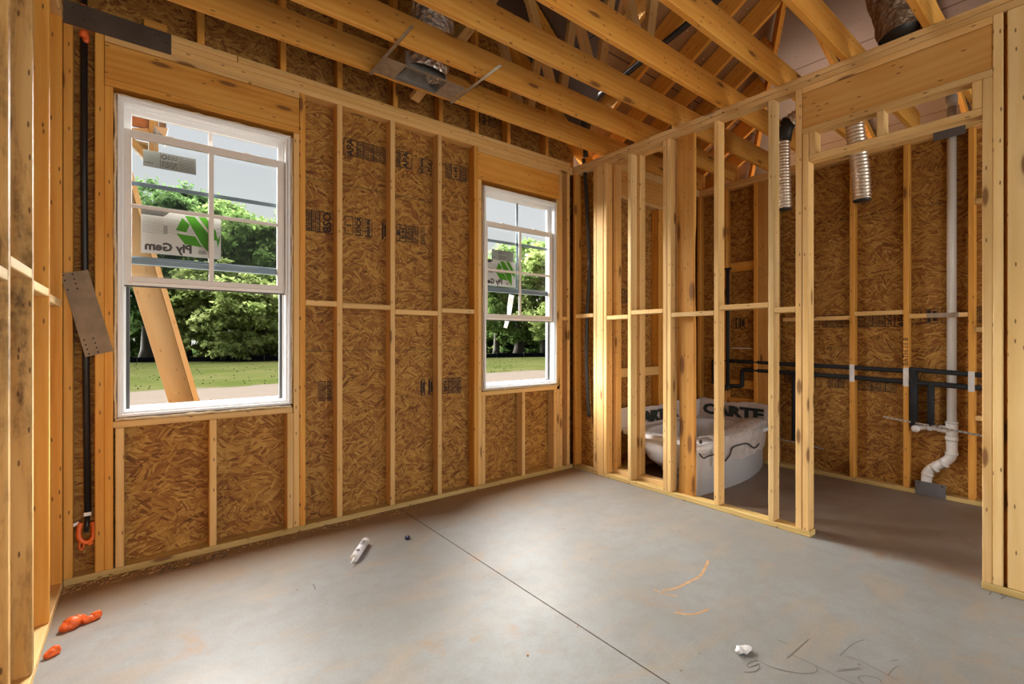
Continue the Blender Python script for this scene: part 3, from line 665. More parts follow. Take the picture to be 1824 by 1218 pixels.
# ================================================================== JOISTS, TRUSSES, RAFTERS
JY = (-.405, -.797, -1.188, -1.580, -1.971, -2.363, -2.76, -3.15)
lj = ['first', 'second', 'third', 'fourth', 'fifth', 'sixth', 'seventh', 'eighth']
for i, y in enumerate(JY[:7]):
    m = 'fir'
    board('ceiling_joist', ['ceiling joist nearest the window wall, above the duct boot far edge', 'ceiling joist over the duct boot near edge, second from the window wall',
          'third ceiling joist out from the window wall', 'fourth ceiling joist out from the window wall', 'fifth ceiling joist, landing left of the doorway studs',
          'sixth ceiling joist, landing above the doorway header', 'seventh ceiling joist, nearest the viewer, by the brown duct'][i], 'joist',
          (-3.875, 1.779), (y - .019, y + .019), (ZT + .0006, 3.237), m, 'ceiling joists', 0)
for i, y in enumerate(JY[:6]):
    xv = (.11 + .6 * y) / .85 - .32
    yy = y + .0385
    z = lambda X: 3.053 + .85 * (.35 - X) + .05
    mb = MB(); mb.beam((xv, yy, z(xv)), (-1.9, yy, z(-1.9)), P, .089)
    tag(mb.build('roof_rafter', 'fir'), 'sloping truss rafter above the %s ceiling joist' % lj[i], 'rafter', 'truss rafters of the front gable', 'thing')
    if i < 4:
        b0 = Vector(((onY(1158, 58, JY[3]).x) - .12 * (3 - i) * 0, yy, 3.10)); b0.x = -.92 if i != 3 else onY(1158, 58, JY[3]).x
        for k, (dx, zt, lab) in enumerate(((-.42, 3.98 if i > 1 else 4.1, 'leaning left'), (.16, 3.9 if i < 3 else 4.0, 'leaning right'))):
            top = Vector((b0.x + dx, yy, 0)); top.z = min(zt, max(p1(top.x, yy), p2(top.x, yy)) - .14)
            mb = MB(); mb.beam(b0 + Vector((dx * .06, 0, 0)), top, P, .076)
            tag(mb.build('truss_web', 'pine'), 'thin truss web %s from the %s ceiling joist' % (lab, lj[i]), 'web', 'truss webs', 'thing')
for k, x in enumerate((-.36, .03, .43, .81, 1.20, 1.60, 2.0, 2.4)):
    yh = -1.05 + (x - 1.87) / 1.66 + .05
    ylow = .30 if x > .40 else (.85 * x - .16) / .6 - .12
    ylow = min(ylow, .30)
    mb = MB(); mb.beam((x, ylow, p2(0, ylow) - .112), (x, yh, p2(0, yh) - .112), P, .184)
    tag(mb.build('roof_rafter', 'fir'), ['shortest sloping rafter meeting the roof valley above the partition', 'sloping rafter above the partition top plate', 'first bathroom rafter right of the partition',
        'second bathroom rafter right of the partition', 'third bathroom rafter right of the partition', 'fourth bathroom rafter, above the far wall corner', 'rafter just beyond the far bathroom wall', 'outermost rafter beyond the far bathroom wall'][k], 'rafter', 'bathroom roof rafters', 'thing')
mb = MB(); hx = lambda Y: 1.87 + 1.66 * (Y + 1.05)
mb.beam((hx(.25), .25, p2(0, .25) - .15), (hx(-2.85), -2.85, p2(0, -2.85) - .15), P, .20)
tag(mb.build('hip_rafter', 'fir'), 'long hip rafter where the foil deck meets the plain rafters', 'rafter', None, 'thing')
for k, (y, lab) in enumerate(((-1.75, 'foil deck rafter beside the hip'), (-2.5, 'foil deck rafter behind the brown duct'), (-3.1, 'foil deck rafter at the right picture edge'))):
    x0 = 4.5; x1 = max(hx(y) + .05, -1.3); 
    if k: x1 = 1.2
    mb = MB(); mb.beam((x0, y, p3(x0, 0) - .06), (x1, y, p3(x1, 0) - .06), P, .09)
    tag(mb.build('roof_rafter', 'fir'), lab, 'rafter', 'rafters under the foil deck', 'thing')
# braces from the gable into the trusses
a = Vector((-1.75, .0, 3.10)); b = dep(905, 8, 3.25)
mb = MB(); mb.beam((-1.80, -.06, 3.16), (-1.42, -1.35, 3.98), .085, P); tag(mb.build('gable_brace', 'pine'), 'pale diagonal brace rising from the gable above the duct boot', 'brace', None, 'thing')
# ================================================================== WINDOWS
def ring(mb, x, z, y, w, wb=None, bev=.002):
    (x0, x1), (z0, z1) = x, z; wb = wb or w
    mb.box((x0, x0 + w), y, (z0, z1), 2, bev); mb.box((x1 - w, x1), y, (z0, z1), 2, bev)
    mb.box((x0 + w, x1 - w), y, (z1 - w, z1), 0, bev); mb.box((x0 + w, x1 - w), y, (z0, z0 + wb), 0, bev)
def window(k, name, x, z, lowz, midlow, label):
    x0, x1 = x; z0, z1 = z
    w = bpy.data.objects.new(name, None); C.objects.link(w); w.location = ((x0 + x1) / 2, .05, z0); w['kind'] = 'structure'; w['label'] = label; w['category'] = 'window'
    mb = MB(); ring(mb, (x0, x1), (z0, z1), (.004, .125), .016)
    ring(mb, (x0 + .016, x1 - .016), (z0 + .016, z1 - .016), (.016, .035), .013)
    ring(mb, (x0 + .0162, x1 - .0162), (z0 + .0162, z1 - .0162), (.0352, .072), .010); ring(mb, (x0 + .016, x1 - .016), (z0 + .016, z1 - .016), (.0722, .0805), .020)
    ring(mb, (x0 + .0162, x1 - .0162), (z0 + .0162, z1 - .0162), (.0807, .1118), .0135)
    ring(mb, (x0 + .016, x1 - .016), (z0 + .016, z1 - .016), (.112, .125), .032)
    ring(mb, (x0 - .03, x1 + .03), (z0 - .03, z1 + .03), (.1015, .106), .045)
    fr = mb.build('frame', 'vinyl', w)
    mb = MB(); 
    for xa in (x0 + .0305, x1 - .0525): mb.box((xa, xa + .022), (.081, .1115), (z0 + .02, (z0 + z1) / 2 - .06), 2)
    mb.build('screen_channel', 'gasket', w)
    # upper sash, outside, always up
    us = bpy.data.objects.new('upper_sash', None); C.objects.link(us); us.parent = w; us.location = (0, .09 - .05, 0)
    ux = (x0 + .030, x1 - .030); uz = (1.738, z1 - .030)
    mb = MB(); mb.box((ux[0], ux[0] + .032), (.0815, .108), (uz[0] + .048, uz[1]), 2); mb.box((ux[1] - .032, ux[1]), (.0815, .108), (uz[0] + .048, uz[1]), 2); mb.box((ux[0] + .032, ux[1] - .032), (.0815, .108), (uz[1] - .035, uz[1]), 0)
    mb.build('sash_frame', 'vinyl', us)
    mb = MB(); mb.box((ux[0] + .004, ux[1] - .004), (.079, .110), (uz[0], uz[0] + .047), 0); mb.box((ux[0] + .004, ux[1] - .004), (.074, .079), (uz[0] + .030, uz[0] + .040), 0)
    mb.build('bottom_rail', 'sashout', us)
    xm = (x0 + x1) / 2; zm = (uz[0] + uz[1]) / 2 + .022
    mb = MB(); mb.box((ux[0] + .03, ux[1] - .03), (.092, .100), (zm - .013, zm + .013), 0); mb.build('muntin', 'sashout', us)
    mb = MB(); mb.box((xm - .012, xm + .012), (.092, .100), (uz[0] + .04, uz[1] - .03), 2); mb.build('muntin', 'sash' if k == 0 else 'sashout', us)
    mb = MB(); mb.box((ux[0] + .03, ux[1] - .03), (.1025, .1045), (uz[0] + .04, uz[1] - .03), 2, 0); mb.build('pane', 'glass', us)
    # lower sash, inside, pushed up
    ls = bpy.data.objects.new('lower_sash', None); C.objects.link(ls); ls.parent = w; ls.location = (0, .055 - .05, 0)
    lx = (x0 + .018, x1 - .030); lz = lowz; t = .044
    mb = MB(); ring(mb, lx, lz, (.040, .068), t, .052)
    mb.box((lx[0] + .03, lx[1] - .03), (.033, .040), (lz[0] + .012, lz[0] + .022), 0)
    mb.build('sash_frame', 'sash', ls)
    mb = MB(); mb.box((xm - .0135, xm + .0135), (.045, .057), (lz[0] + .05, lz[1] - .04), 2); mb.build('muntin', 'sash', ls)
    mb = MB(); mb.box((lx[0] + .04, lx[1] - .04), (.0455, .0565), (midlow - .011, midlow + .011), 0); mb.build('muntin', 'sash', ls)
    mb = MB(); mb.box((lx[0] + .04, lx[1] - .04), (.0575, .0595), (lz[0] + .05, lz[1] - .04), 2, 0); mb.build('pane', 'glass', ls)
    mb = MB(); mb.box((lx[0], lx[1]), (.042, .066), (lz[0] - .007, lz[0] - .0005), 0); mb.build('weather_strip', 'gasket', ls)
    mb = MB()
    for xx in (lx[0] + .2, lx[1] - .24): mb.box((xx, xx + .045), (.048, .062), (lz[1], lz[1] + .008), 0)
    mb.build('sash_latch', 'sash', ls)
    return w
win1 = window(0, 'window_1', (-3.566, -2.672), (.870, 2.664), (1.612, 2.500), 2.068, 'large white window on the left, its lower sash pushed high')
win2 = window(1, 'window_2', (-1.092, -.214), (.866, 2.658), (1.482, 2.362), 1.931, 'white window on the right near the corner, its sash pushed up')
# foam squeezed round the frames
mb = MB(); rf = random.Random(5)
def bead(p0, p1, r, n=26):
    pts = []; p0 = Vector(p0); p1 = Vector(p1)
    for i in range(n + 1):
        q = p0.lerp(p1, i / n); pts.append(q + Vector((rf.uniform(-.003, .003), rf.uniform(-.003, .003), rf.uniform(-.003, .003))))
    mb.tube(pts, r, 7, rf=lambda L, a: .75 + .5 * rf.random())
bead((-3.575, .012, .86), (-3.575, .012, 2.665), .007); bead((-3.57, .010, 2.668), (-2.67, .010, 2.668), .004); bead((-2.663, .012, .87), (-2.663, .012, 2.66), .006); bead((-3.575, .005, .858), (-2.67, .005, .858), .008)
mb.build('foam_sealant', 'creamfoam', win1)
mb = MB(); bead((-1.103, .012, .86), (-1.103, .012, 2.66), .006); bead((-.202, .012, .86), (-.202, .012, 2.66), .005); bead((-1.1, .008, .857), (-.2, .008, .857), .006)
mb.build('foam_sealant', 'creamfoam', win2)

# ---- printed sheets stuck on the outer panes (read from outside, so mirrored from here)
def dashes(mb, x, z, y, rows, h, rr, gap=.35):
    # unreadable small print: rows of short strokes
    for r in range(rows):
        zc = z[1] - (r + .5) * (z[1] - z[0]) / rows; xx = x[0]
        while xx < x[1]:
            L = rr.uniform(.4, 1.8) * h * 2; L = min(L, x[1] - xx)
            mb.quad((xx, y, zc - h / 2), (xx + L, y, zc - h / 2), (xx + L, y, zc + h / 2), (xx, y, zc + h / 2)); xx += L + h * gap * 2
def sheet(name, label, x, z, y, mat):
    return tag(MB().box(x, (y, y + .0006), z, 0, 0).build(name, mat), label, 'sticker', None, 'thing')
rr = random.Random(11)
def poly(mb, pts, y): mb.add([(p[0], y, p[1]) for p in pts], [tuple(range(len(pts)))])
def small_sticker(x, z, y, label):
    o = sheet('window_sticker', label, x, z, y, 'grey_sticker'); yy = y - .0004; L = x[1] - x[0]; H = z[1] - z[0]
    mb = MB(); X = lambda u: x[0] + u * L; Z = lambda v: z[0] + v * H
    for u0, u1, v0, v1 in ((.31, .318, .02, .98), (.66, .666, .05, .95), (.31, 1, .96, .975), (.31, 1, .03, .045), (.66, 1, .5, .51)):
        mb.quad((X(u0), yy, Z(v0)), (X(u1), yy, Z(v0)), (X(u1), yy, Z(v1)), (X(u0), yy, Z(v1)))
    dashes(mb, (X(.45), X(.64)), (Z(.62), Z(.92)), yy, 3, H * .05, rr); dashes(mb, (X(.34), X(.64)), (Z(.1), Z(.5)), yy, 4, H * .055, rr); dashes(mb, (X(.68), X(.98)), (Z(.08), Z(.94)), yy, 9, H * .035, rr)
    dashes(mb, (X(.02), X(.18)), (Z(.2), Z(.3)), yy, 1, H * .05, rr)
    n = 20
    for a in range(n):
        t0, t1 = a * PI * 2 / n, (a + 1) * PI * 2 / n; ra, rb = H * .15, H * .09; cx, cz = X(.385), Z(.76)
        mb.quad((cx + ra * math.cos(t0), yy, cz + ra * math.sin(t0)), (cx + ra * math.cos(t1), yy, cz + ra * math.sin(t1)), (cx + rb * math.cos(t1), yy, cz + rb * math.sin(t1)), (cx + rb * math.cos(t0), yy, cz + rb * math.sin(t0)))
    mb.build('print', 'darkprint', o); return o
def big_sticker(x, z, y, label):
    o = sheet('window_sticker', label, x, z, y, 'white_sticker'); yy = y - .0004; L = x[1] - x[0]; H = z[1] - z[0]
    X = lambda u: x[0] + u * L; Z = lambda v: z[0] + v * H
    mb = MB(); P2 = lambda *q: poly(mb, [(X(u), Z(v)) for u, v in q], yy)
    P2((0, .88), (.26, .88), (.30, .93), (.34, 1), (0, 1))
    mb.text('Ply Gem', .066 * H / .25, facing_negY(X(.33), yy, Z(.165), 0, True), bold=.0028); 
    mb.build('lettering', 'darkprint', o)
    mb = MB()
    dashes(mb, (X(.02), X(.28)), (Z(.46), Z(.85)), yy, 9, H * .014, rr); dashes(mb, (X(.30), X(.46)), (Z(.5), Z(.85)), yy, 8, H * .012, rr); dashes(mb, (X(.55), X(.66)), (Z(.52), Z(.68)), yy, 5, H * .012, rr)
    P2((.265, .48), (.315, .48), (.315, .68), (.265, .68)); P2((.70, .08), (.80, .08), (.80, .18), (.70, .18))
    dashes(mb, (X(.70), X(.82)), (Z(.2), Z(.3)), yy, 3, H * .012, rr); dashes(mb, (X(.94), X(.99)), (Z(.4), Z(.9)), yy, 5, H * .014, rr)
    mb.build('small_print', 'greyprint', o)
    mb = MB()
    P2((.495, .91), (.59, .76), (.545, .57), (.415, .60)); P2((.42, .525), (.66, .50), (.75, .255), (.53, .285))
    P2((.53, .97), (.655, .97), (.87, .52), (.885, 0.05), (.74, .32), (.66, .57)); P2((.70, .98), (.80, .99), (.93, .70), (.96, .45), (.905, .46), (.84, .67))
    P2((.945, .44), (.985, .60), (.985, .46), (.955, .28))
    mb.build('green_mark', 'green', o); return o
big_sticker((-3.463, -3.062), (1.812, 2.068), .1012, 'large white and green mirrored sticker on the left window')
small_sticker((-3.453, -3.194), (2.321, 2.418), .1012, 'small grey label high on the left window')
big_sticker((-1.062, -.664), (1.796, 2.035), .1012, 'large white and green mirrored sticker on the right window')
small_sticker((-.945, -.688), (2.036, 2.130), .1012, 'small grey label just above the green sticker on the right window')
mb = MB(); q = [dep(*p, 4.75) for p in ((906, 524), (916, 526), (914, 545), (910, 563), (903, 585), (896, 582), (903, 562), (906, 545))]
yy = .135
pts = [onY(*p, yy) for p in ((907, 524), (917, 526), (914, 546), (910, 563), (902, 585), (896, 583), (903, 562), (905, 546))]
n = len(pts); mb.add([p + Vector((0, .012 * math.sin(i), 0)) for i, p in enumerate(pts)] + [p + Vector((0, .002 + .012 * math.sin(i), 0)) for i, p in enumerate(pts)],
    [(0, 1, 2, 7), (7, 2, 3, 6), (6, 3, 4, 5), (15, 10, 9, 8), (14, 11, 10, 15), (13, 12, 11, 14)] + [(i, (i + 1) % n, n + (i + 1) % n, n + i) for i in range(n)])
tag(mb.build('hanging_tape', 'white'), 'loose white tape strip dangling outside the right window', 'tape', None, 'thing')

# ================================================================== STAMPS ON THE SHEATHING
def stamp(cells, xa, z, y, up):
    """cells: list of (width, kind). kinds: text, or 'dash','bar','box'"""
    mb = MB(); x = xa; z0, z1 = z; lw = .006
    def rect(a, b, c, d): mb.quad((a, y, c), (b, y, c), (b, y, d), (a, y, d))
    for w, kind in cells:
        if kind != ' ':
            rect(x, x + w, z1 - lw, z1); rect(x, x + w, z0, z0 + lw); rect(x, x + lw * .7, z0, z1); rect(x + w - lw * .7, x + w, z0, z1)
        if kind == 'dash':
            nr = max(2, int(w / .014)); 
            for r in range(nr):
                xx = x + .006 + (r + .5) * (w - .012) / nr; zz = z0 + .01
                while zz < z1 - .012:
                    L = rr.uniform(.004, .016); L = min(L, z1 - .01 - zz); rect(xx - .0044, xx + .0044, zz, zz + L); zz += L + rr.uniform(.003, .007)
        elif kind == 'bar':
            rect(x + w * .12, x + w * .42, z0 + .01, z1 - .01); rect(x + w * .55, x + w * .9, z0 + .02, z1 - .02)
        elif kind not in ('box', ' '):
            h = min(w * .82, (z1 - z0) / (len(kind) * .62)); mb.text(kind, h, facing_negY(x + w / 2, y - .0002, (z0 + z1) / 2, PI / 2 * up), bold=.0022)
        x += w
    return mb
yw = S - .0012
def st(cells, pxl, zc, h, up):
    x0 = onY(pxl, 600, S).x; stamp(cells, x0, (zc - h / 2, zc + h / 2), yw, up).build('grade_stamp', 'ink', wall_back)
za = onY(650, 270, S).z
st([(.10, 'APA'), (.05, 'dash'), (.075, 'dash'), (.12, 'dash')], 612, onY(645, 268, S).z, .125, 1)
st([(.03, 'dash'), (.105, 'APA')], 706, onY(720, 285, S).z, .13, 1)
st([(.055, 'MAR 26'), (.012, ' '), (.05, '7/16')], 746, onY(760, 297, S).z, .125, -1)
st([(.06, 'dash'), (.085, '24/16'), (.07, 'dash')], 793, onY(812, 307, S).z, .13, -1)
st([(.045, 'dash'), (.055, 'dash'), (.095, 'OSB')], 543, onY(565, 394, S).z, .15, -1)
st([(.062, '1'), (.014, ' '), (.06, 'UDCA'), (.014, ' '), (.058, 'MAR 06')], 614, onY(640, 404, S).z, .135, 1)
st([(.035, 'bar')], 680, onY(684, 411, S).z, .135, 1)
st([(.03, 'APA'), (.05, '24/16'), (.06, 'dash'), (.05, 'dash'), (.02, ' '), (.04, 'dash')], 706, onY(735, 418, S).z, .135, -1)
st([(.05, 'dash'), (.012, ' '), (.03, 'dash')], 567, onY(580, 696, S).z, .14, 1)
st([(.04, 'bar'), (.03, ' '), (.04, 'bar')], 749, onY(765, 689, S).z, .13, 1)
st([(.055, '24/16'), (.04, 'dash'), (.06, 'dash'), (.03, 'dash')], 788, onY(812, 686, S).z, .13, 1)
for px, py, cells in ((820, 178, [(.06, 'dash'), (.07, '24/16'), (.06, 'dash'), (.05, 'dash')]), (869, 212, [(.08, 'dash'), (.1, 'APA'), (.08, 'dash')])):
    st(cells, px - 28, onY(px, py, S).z, .12, 1)
def stB(cells, px, zc, h, up):
    yA = onX(px, 600, 1.779).y; m = stamp(cells, 0, (zc - h / 2, zc + h / 2), 0, up)
    m.v = [Vector((1.7782 + v.y * 0 + v.y, yA - v.x, v.z)) for v in m.v]
    m.build('grade_stamp', 'ink', wall_right)
stB([(.05, 'box'), (.03, ' '), (.16, 'dash'), (.11, 'dash')], 1449, onX(1485, 572, 1.779).z, .12, 1)
stB([(.14, 'dash'), (.09, 'dash'), (.07, '24/16'), (.1, 'APA')], 1522, onX(1560, 570, 1.779).z, .125, 1)
stB([(.07, 'box'), (.03, ' '), (.08, 'bar'), (.02, ' '), (.07, 'box'), (.09, ' '), (.08, 'dash')], 1622, onX(1660, 563, 1.779).z, .125, 1)
stB([(.06, 'box'), (.05, ' '), (.09, 'dash'), (.05, 'dash')], 1452, onX(1480, 681, 1.779).z, .1, 1)
stB([(.12, 'dash'), (.1, 'dash'), (.08, 'dash')], 1525, onX(1560, 686, 1.779).z, .11, 1)
stB([(.06, 'MAR 06'), (.06, 'bar'), (.05, 'box')], 1307, onX(1330, 575, 1.779).z, .12, 1)
stB([(.05, 'dash'), (.05, 'dash')], 1397, onX(1402, 674, 1.779).z, .09, 1)
x0 = onY(1110, 600, -.311).x
for xx, zz, cells in ((.28, 1.75, [(.06, 'dash'), (.08, 'APA'), (.06, 'dash')]), (.60, 1.72, [(.06, 'dash'), (.07, 'dash')]), (.66, 2.35, [(.05, 'dash'), (.06, 'OSB')]), (.62, .80, [(.08, 'dash')])):
    stamp(cells, xx, (zz - .07, zz + .07), -.3118, 1).build('grade_stamp', 'ink', wall_bath)
# marks on the slab
mb = MB(); mb.text('29 X 72', .11, T((onZ(345, 1003).x, onZ(345, 1003).y, .0012)) @ rot('Z', .06)); mb.build('chalk_marks', 'pencil', floor)
def stroke(mb, pts, w=.004, z=.0010):
    P3 = [onZ(*p) for p in pts]; P3 = [Vector((p.x, p.y, z)) for p in P3]
    Q = []
    for i in range(len(P3) - 1):
        a = P3[max(i - 1, 0)]; b = P3[i]; c = P3[i + 1]; d = P3[min(i + 2, len(P3) - 1)]
        for k in range(6):
            t = k / 6; Q.append(.5 * ((2 * b) + (c - a) * t + (2 * a - 5 * b + 4 * c - d) * t * t + (3 * b - a - 3 * c + d) * t ** 3))
    Q.append(P3[-1]); vs = []
    for i, p in enumerate(Q):
        d = (Q[min(i + 1, len(Q) - 1)] - Q[max(i - 1, 0)]); d.z = 0; d.normalize(); n = Vector((-d.y, d.x, 0)) * w / 2
        vs += [p + n, p - n]
    mb.add(vs, [(2 * i, 2 * i + 1, 2 * i + 3, 2 * i + 2) for i in range(len(Q) - 1)])
cz = lambda x, y: (1200 + x / 4.56, 1000 + y / 4.56)
mb = MB()
for s in ([(1095, 632), (1000, 715), (920, 785)], [(1550, 635), (1455, 672), (1350, 765)], [(960, 760), (1170, 855), (1340, 940), (1480, 1000)], [(570, 898), (660, 893), (697, 860), (690, 830)],
          [(690, 830), (610, 860), (605, 830), (680, 805), (800, 860), (1000, 905), (1130, 905), (1170, 880), (1150, 850)], [(1335, 872), (1420, 875), (1515, 860)], [(1320, 892), (1430, 880), (1530, 880)],
          [(1540, 990), (1500, 940), (1570, 930), (1660, 950), (1690, 990)], [(1400, 770), (1540, 820), (1740, 925), (1824, 965)], [(1740, 925), (1790, 870), (1824, 850)], [(1760, 810), (1824, 800)], [(850, 640), (930, 672)]):
    stroke(mb, [cz(*p) for p in s])
for s in ([(1762, 1060), (1766, 1054)], [(1781, 1057), (1788, 1063)], [(1782, 1067), (1793, 1061)], [(558, 1040), (562, 1050)]): stroke(mb, s, .006)
mb.build('pencil_marks', 'pencil', floor)
mb = MB()
for s, w in (([(1262, 998), (1254, 1015), (1246, 1026), (1230, 1035), (1205, 1047), (1180, 1052)], .016), ([(1202, 1090), (1222, 1094), (1240, 1093), (1262, 1085)], .014), ([(1165, 1050), (1185, 1058), (1206, 1062)], .010)): stroke(mb, s, w, .0008)
mb.build('clay_smears', plain('clay_smear', (.48, .28, .14), .9, var=.2, vscale=30), floor)
# ================================================================== STEEL PLATES
def plate(name, label, outline, y, th, mat, holes, axis='Y', group=None):
    mb = MB(); n = len(outline)
    vs = [(p[0], y, p[1]) for p in outline] + [(p[0], y - th, p[1]) for p in outline]
    mb.add(vs, [tuple(range(n)), tuple(range(2 * n - 1, n - 1, -1))] + [(i, n + i, n + (i + 1) % n, (i + 1) % n) for i in range(n)])
    o = tag(mb.build(name, mat), label, 'steel plate', group, 'thing')
    if holes:
        mb = MB()
        for (hx, hz, r) in holes:
            m = T((hx, y - th - .0003, hz)) @ rot('X', PI / 2); mb.add([m @ Vector((r * math.cos(2 * PI * k / 10), r * math.sin(2 * PI * k / 10), 0)) for k in range(10)], [tuple(range(10))])
        mb.build('nail_holes', 'hole', o)
    return o
q = lambda px, py: (lambda v: (v.x, v.z))(onY(px, py, -.004))
cz2 = lambda x, y: (0 + x / 5.536, 440 + y / 5.536)
hs = [(*q(*cz2(*p)), .0042) for p in ((717, 268), (733, 315), (748, 361), (763, 409), (625, 280), (639, 329), (671, 422), (830, 916), (845, 962), (860, 1007), (876, 1053), (920, 900), (940, 945), (953, 990), (967, 1035))]
# plate leans: its edges follow the wall plane
plate('steel_strap_plate', 'slanted brown steel plate hanging across the black pipe left of the window', [q(107, 487), q(157, 480.5), q(202, 625), q(152, 636)], -.002, .003, 'plate_brown', hs)
hs2 = [(-3.70, 3.045, .004), (-3.70, 3.015, .004), (-3.745, 3.06, .004), (-3.38, 3.06, .004), (-3.40, 3.055, .004), (-3.345, 3.03, .004)]
plate('steel_strap_plate', 'long dark steel strap across the plates above the left window', [(-3.784, 2.967), (-3.323, 2.967), (-3.323, 3.087), (-3.784, 3.092)], -.002, .003, 'plate_dark', hs2)
def plateX(label, y, z, x, holes):
    mb = MB().box((x - .003, x), y, z, 1, .0006); o = tag(mb.build('steel_guard_plate', 'plate_grey'), label, 'steel plate', 'grey pipe guard plates', 'thing')
    if holes:
        mb = MB()
        for hy, hz in holes:
            m = T((x - .0034, hy, hz)) @ rot('Y', -PI / 2); mb.add([m @ Vector((.006 * math.cos(2 * PI * k / 10), .006 * math.sin(2 * PI * k / 10), 0)) for k in range(10)], [tuple(range(10))])
        mb.build('nail_holes', 'hole', o)
plateX('grey steel guard plate on the floor plate under the white pipe', (-2.56, -2.365), (.003, .118), 1.6895, [(-2.386, .10), (-2.538, .10)])
plateX('grey steel guard plate high over the white pipe, under the doorway head', (-2.677, -2.481), (2.940, 3.030), 1.6895, [])
for y, z, x, lab in ((-1.912, 1.0, 1.6895, 'pale nail guard on the far stud with the left pipe crossing'), (-2.303, .988, 1.6895, 'pale nail guard on the handwritten stud where pipes cross'), (-2.709, .977, 1.6895, 'pale nail guard where the pipes cross the stud right of the white pipe')):
    tag(MB().box((x - .002, x), (y - .019, y + .019), (z - .085, z + .075), 2, .0005).build('nail_guard', 'galv' if 0 else 'nailsteel'), lab, 'nail guard', 'nail guards over the pipes', 'thing')
tag(MB().box((1.6865, 1.6893), (-2.64, -2.44), (1.487, 1.522), 1, .0005).build('nail_guard', 'galv'), 'galvanized strap nailed to the block in front of the white pipe', 'nail guard', None, 'thing')

# ================================================================== PIPES
px_, pz_ = -3.695, .055
tp = thing('vertical_pipe', 'black vertical pipe in the left corner bay', 'pipe', (px_, .05, .32))
MB().tube([(px_ - .012, .05, 3.2), (px_ - .012, .05, 2.2), (px_ - .006, .05, 1.4), (px_ + .004, .05, .34)], .0155, 14).build('pipe', 'conduit', tp)
MB().tube([(px_ + .004, .05, .34), (px_ - .002, .03, .26)], .010, 10).build('pipe_end', 'conduit', tp)
mb = MB(); mb.box((px_ - .012, px_ + .020), (.030, .034), (.345, .365), 0, .001); mb.beam((px_ - .03, .031, .318), (px_ - .058, .029, .306), .003, .016); mb.build('white_clip', 'white', tp)
lo = MB(); cx = px_ + .004
lo.tube([(cx - .026, .028, .315), (cx - .034, .024, .28), (cx - .033, .02, .24), (cx - .018, .018, .215), (cx + .004, .018, .207), (cx + .022, .02, .225), (cx + .027, .024, .26), (cx + .022, .028, .31)], .012, 10, smoothpath=4)
lo.tube([(cx - .030, .014, .225), (cx - .031, .012, .185), (cx - .020, .012, .175), (cx - .014, .012, .20), (cx - .01, .014, .215)], .0048, 8, smoothpath=4)
lo.tube([(cx + .0, .016, .205), (cx + .012, .014, .195), (cx + .022, .014, .205)], .007, 8, smoothpath=4)
tag(lo.build('orange_loop', 'orangeplastic'), 'orange plastic loop hanging at the foot of the black corner pipe', 'loop', None, 'thing')
def blob(cs, name, label, mat='orangefoam', seed=1, grp=None):
    rb = random.Random(seed); mb = MB(); mb.sm = True
    bm = bmesh.new()
    for (x, y, z, a, b, c, ang) in cs:
        m = T((x, y, z)) @ rot('Z', ang) @ Matrix.Diagonal((a, b, c, 1))
        bmesh.ops.create_icosphere(bm, subdivisions=3, radius=1., matrix=m)
    from mathutils import noise
    vs = []
    for v in bm.verts:
        n = noise.noise(v.co * 70 + Vector((seed, 0, 0))) * .006 + noise.noise(v.co * 160) * .0025
        p = v.co + v.normal * n; vs.append(p)
    bm.verts.index_update(); bm.normal_update()
    mb.add(vs, [[v.index for v in f.verts] for f in bm.faces]); bm.free()
    return tag(mb.build(name, mat), label, 'foam', grp, 'thing')
blob([(px_ - .01, .04, 2.955, .020, .020, .026, 0), (px_ - .002, .036, 2.94, .014, .014, .03, 0)], 'foam_plug', 'orange foam plug under the dark steel strap in the left corner', seed=4)
blob([(px_ - .01, .040, 3.085, .024, .024, .034, 0)], 'foam_plug', 'orange foam plug above the dark steel strap in the left corner', seed=5)
cond = [onX(*p, .045) for p in ((1042, 308), (1047, 400), (1050, 480), (1046, 560), (1045, 640), (1047, 700), (1049, 742))]
o = MB().tube([Vector((.045, -.105, 3.12))] + cond, .0195, 14, smoothpath=5).build('black_conduit', 'conduit')
tag(o, 'black flexible conduit hanging in the stud bay at the room corner', 'conduit', None, 'thing')
blob([(cond[-1].x, cond[-1].y, cond[-1].z - .012, .012, .012, .012, 0)], 'conduit_end', 'frayed copper end below the black corner conduit', 'copper', 9)
bpy.data.objects['conduit_end']['category'] = 'cable end'
a = Vector((.045, -.135, 3.13)); b = Vector((.045, -.20, 3.52))
v1 = onX(1052, 183, -.07); v2 = onX(1275, 2, -.07)
tag(MB().tube([a, Vector((.02, -.15, 3.30)), Vector((-.06, v1.y + .10, v1.z - .05)), v1, v1.lerp(v2, .5), v2, v2 + (v2 - v1) * .4], .026, 14, smoothpath=3).build('vent_pipe', 'conduit'), 'black pipe slanting up through the trusses above the partition', 'pipe', None, 'thing')
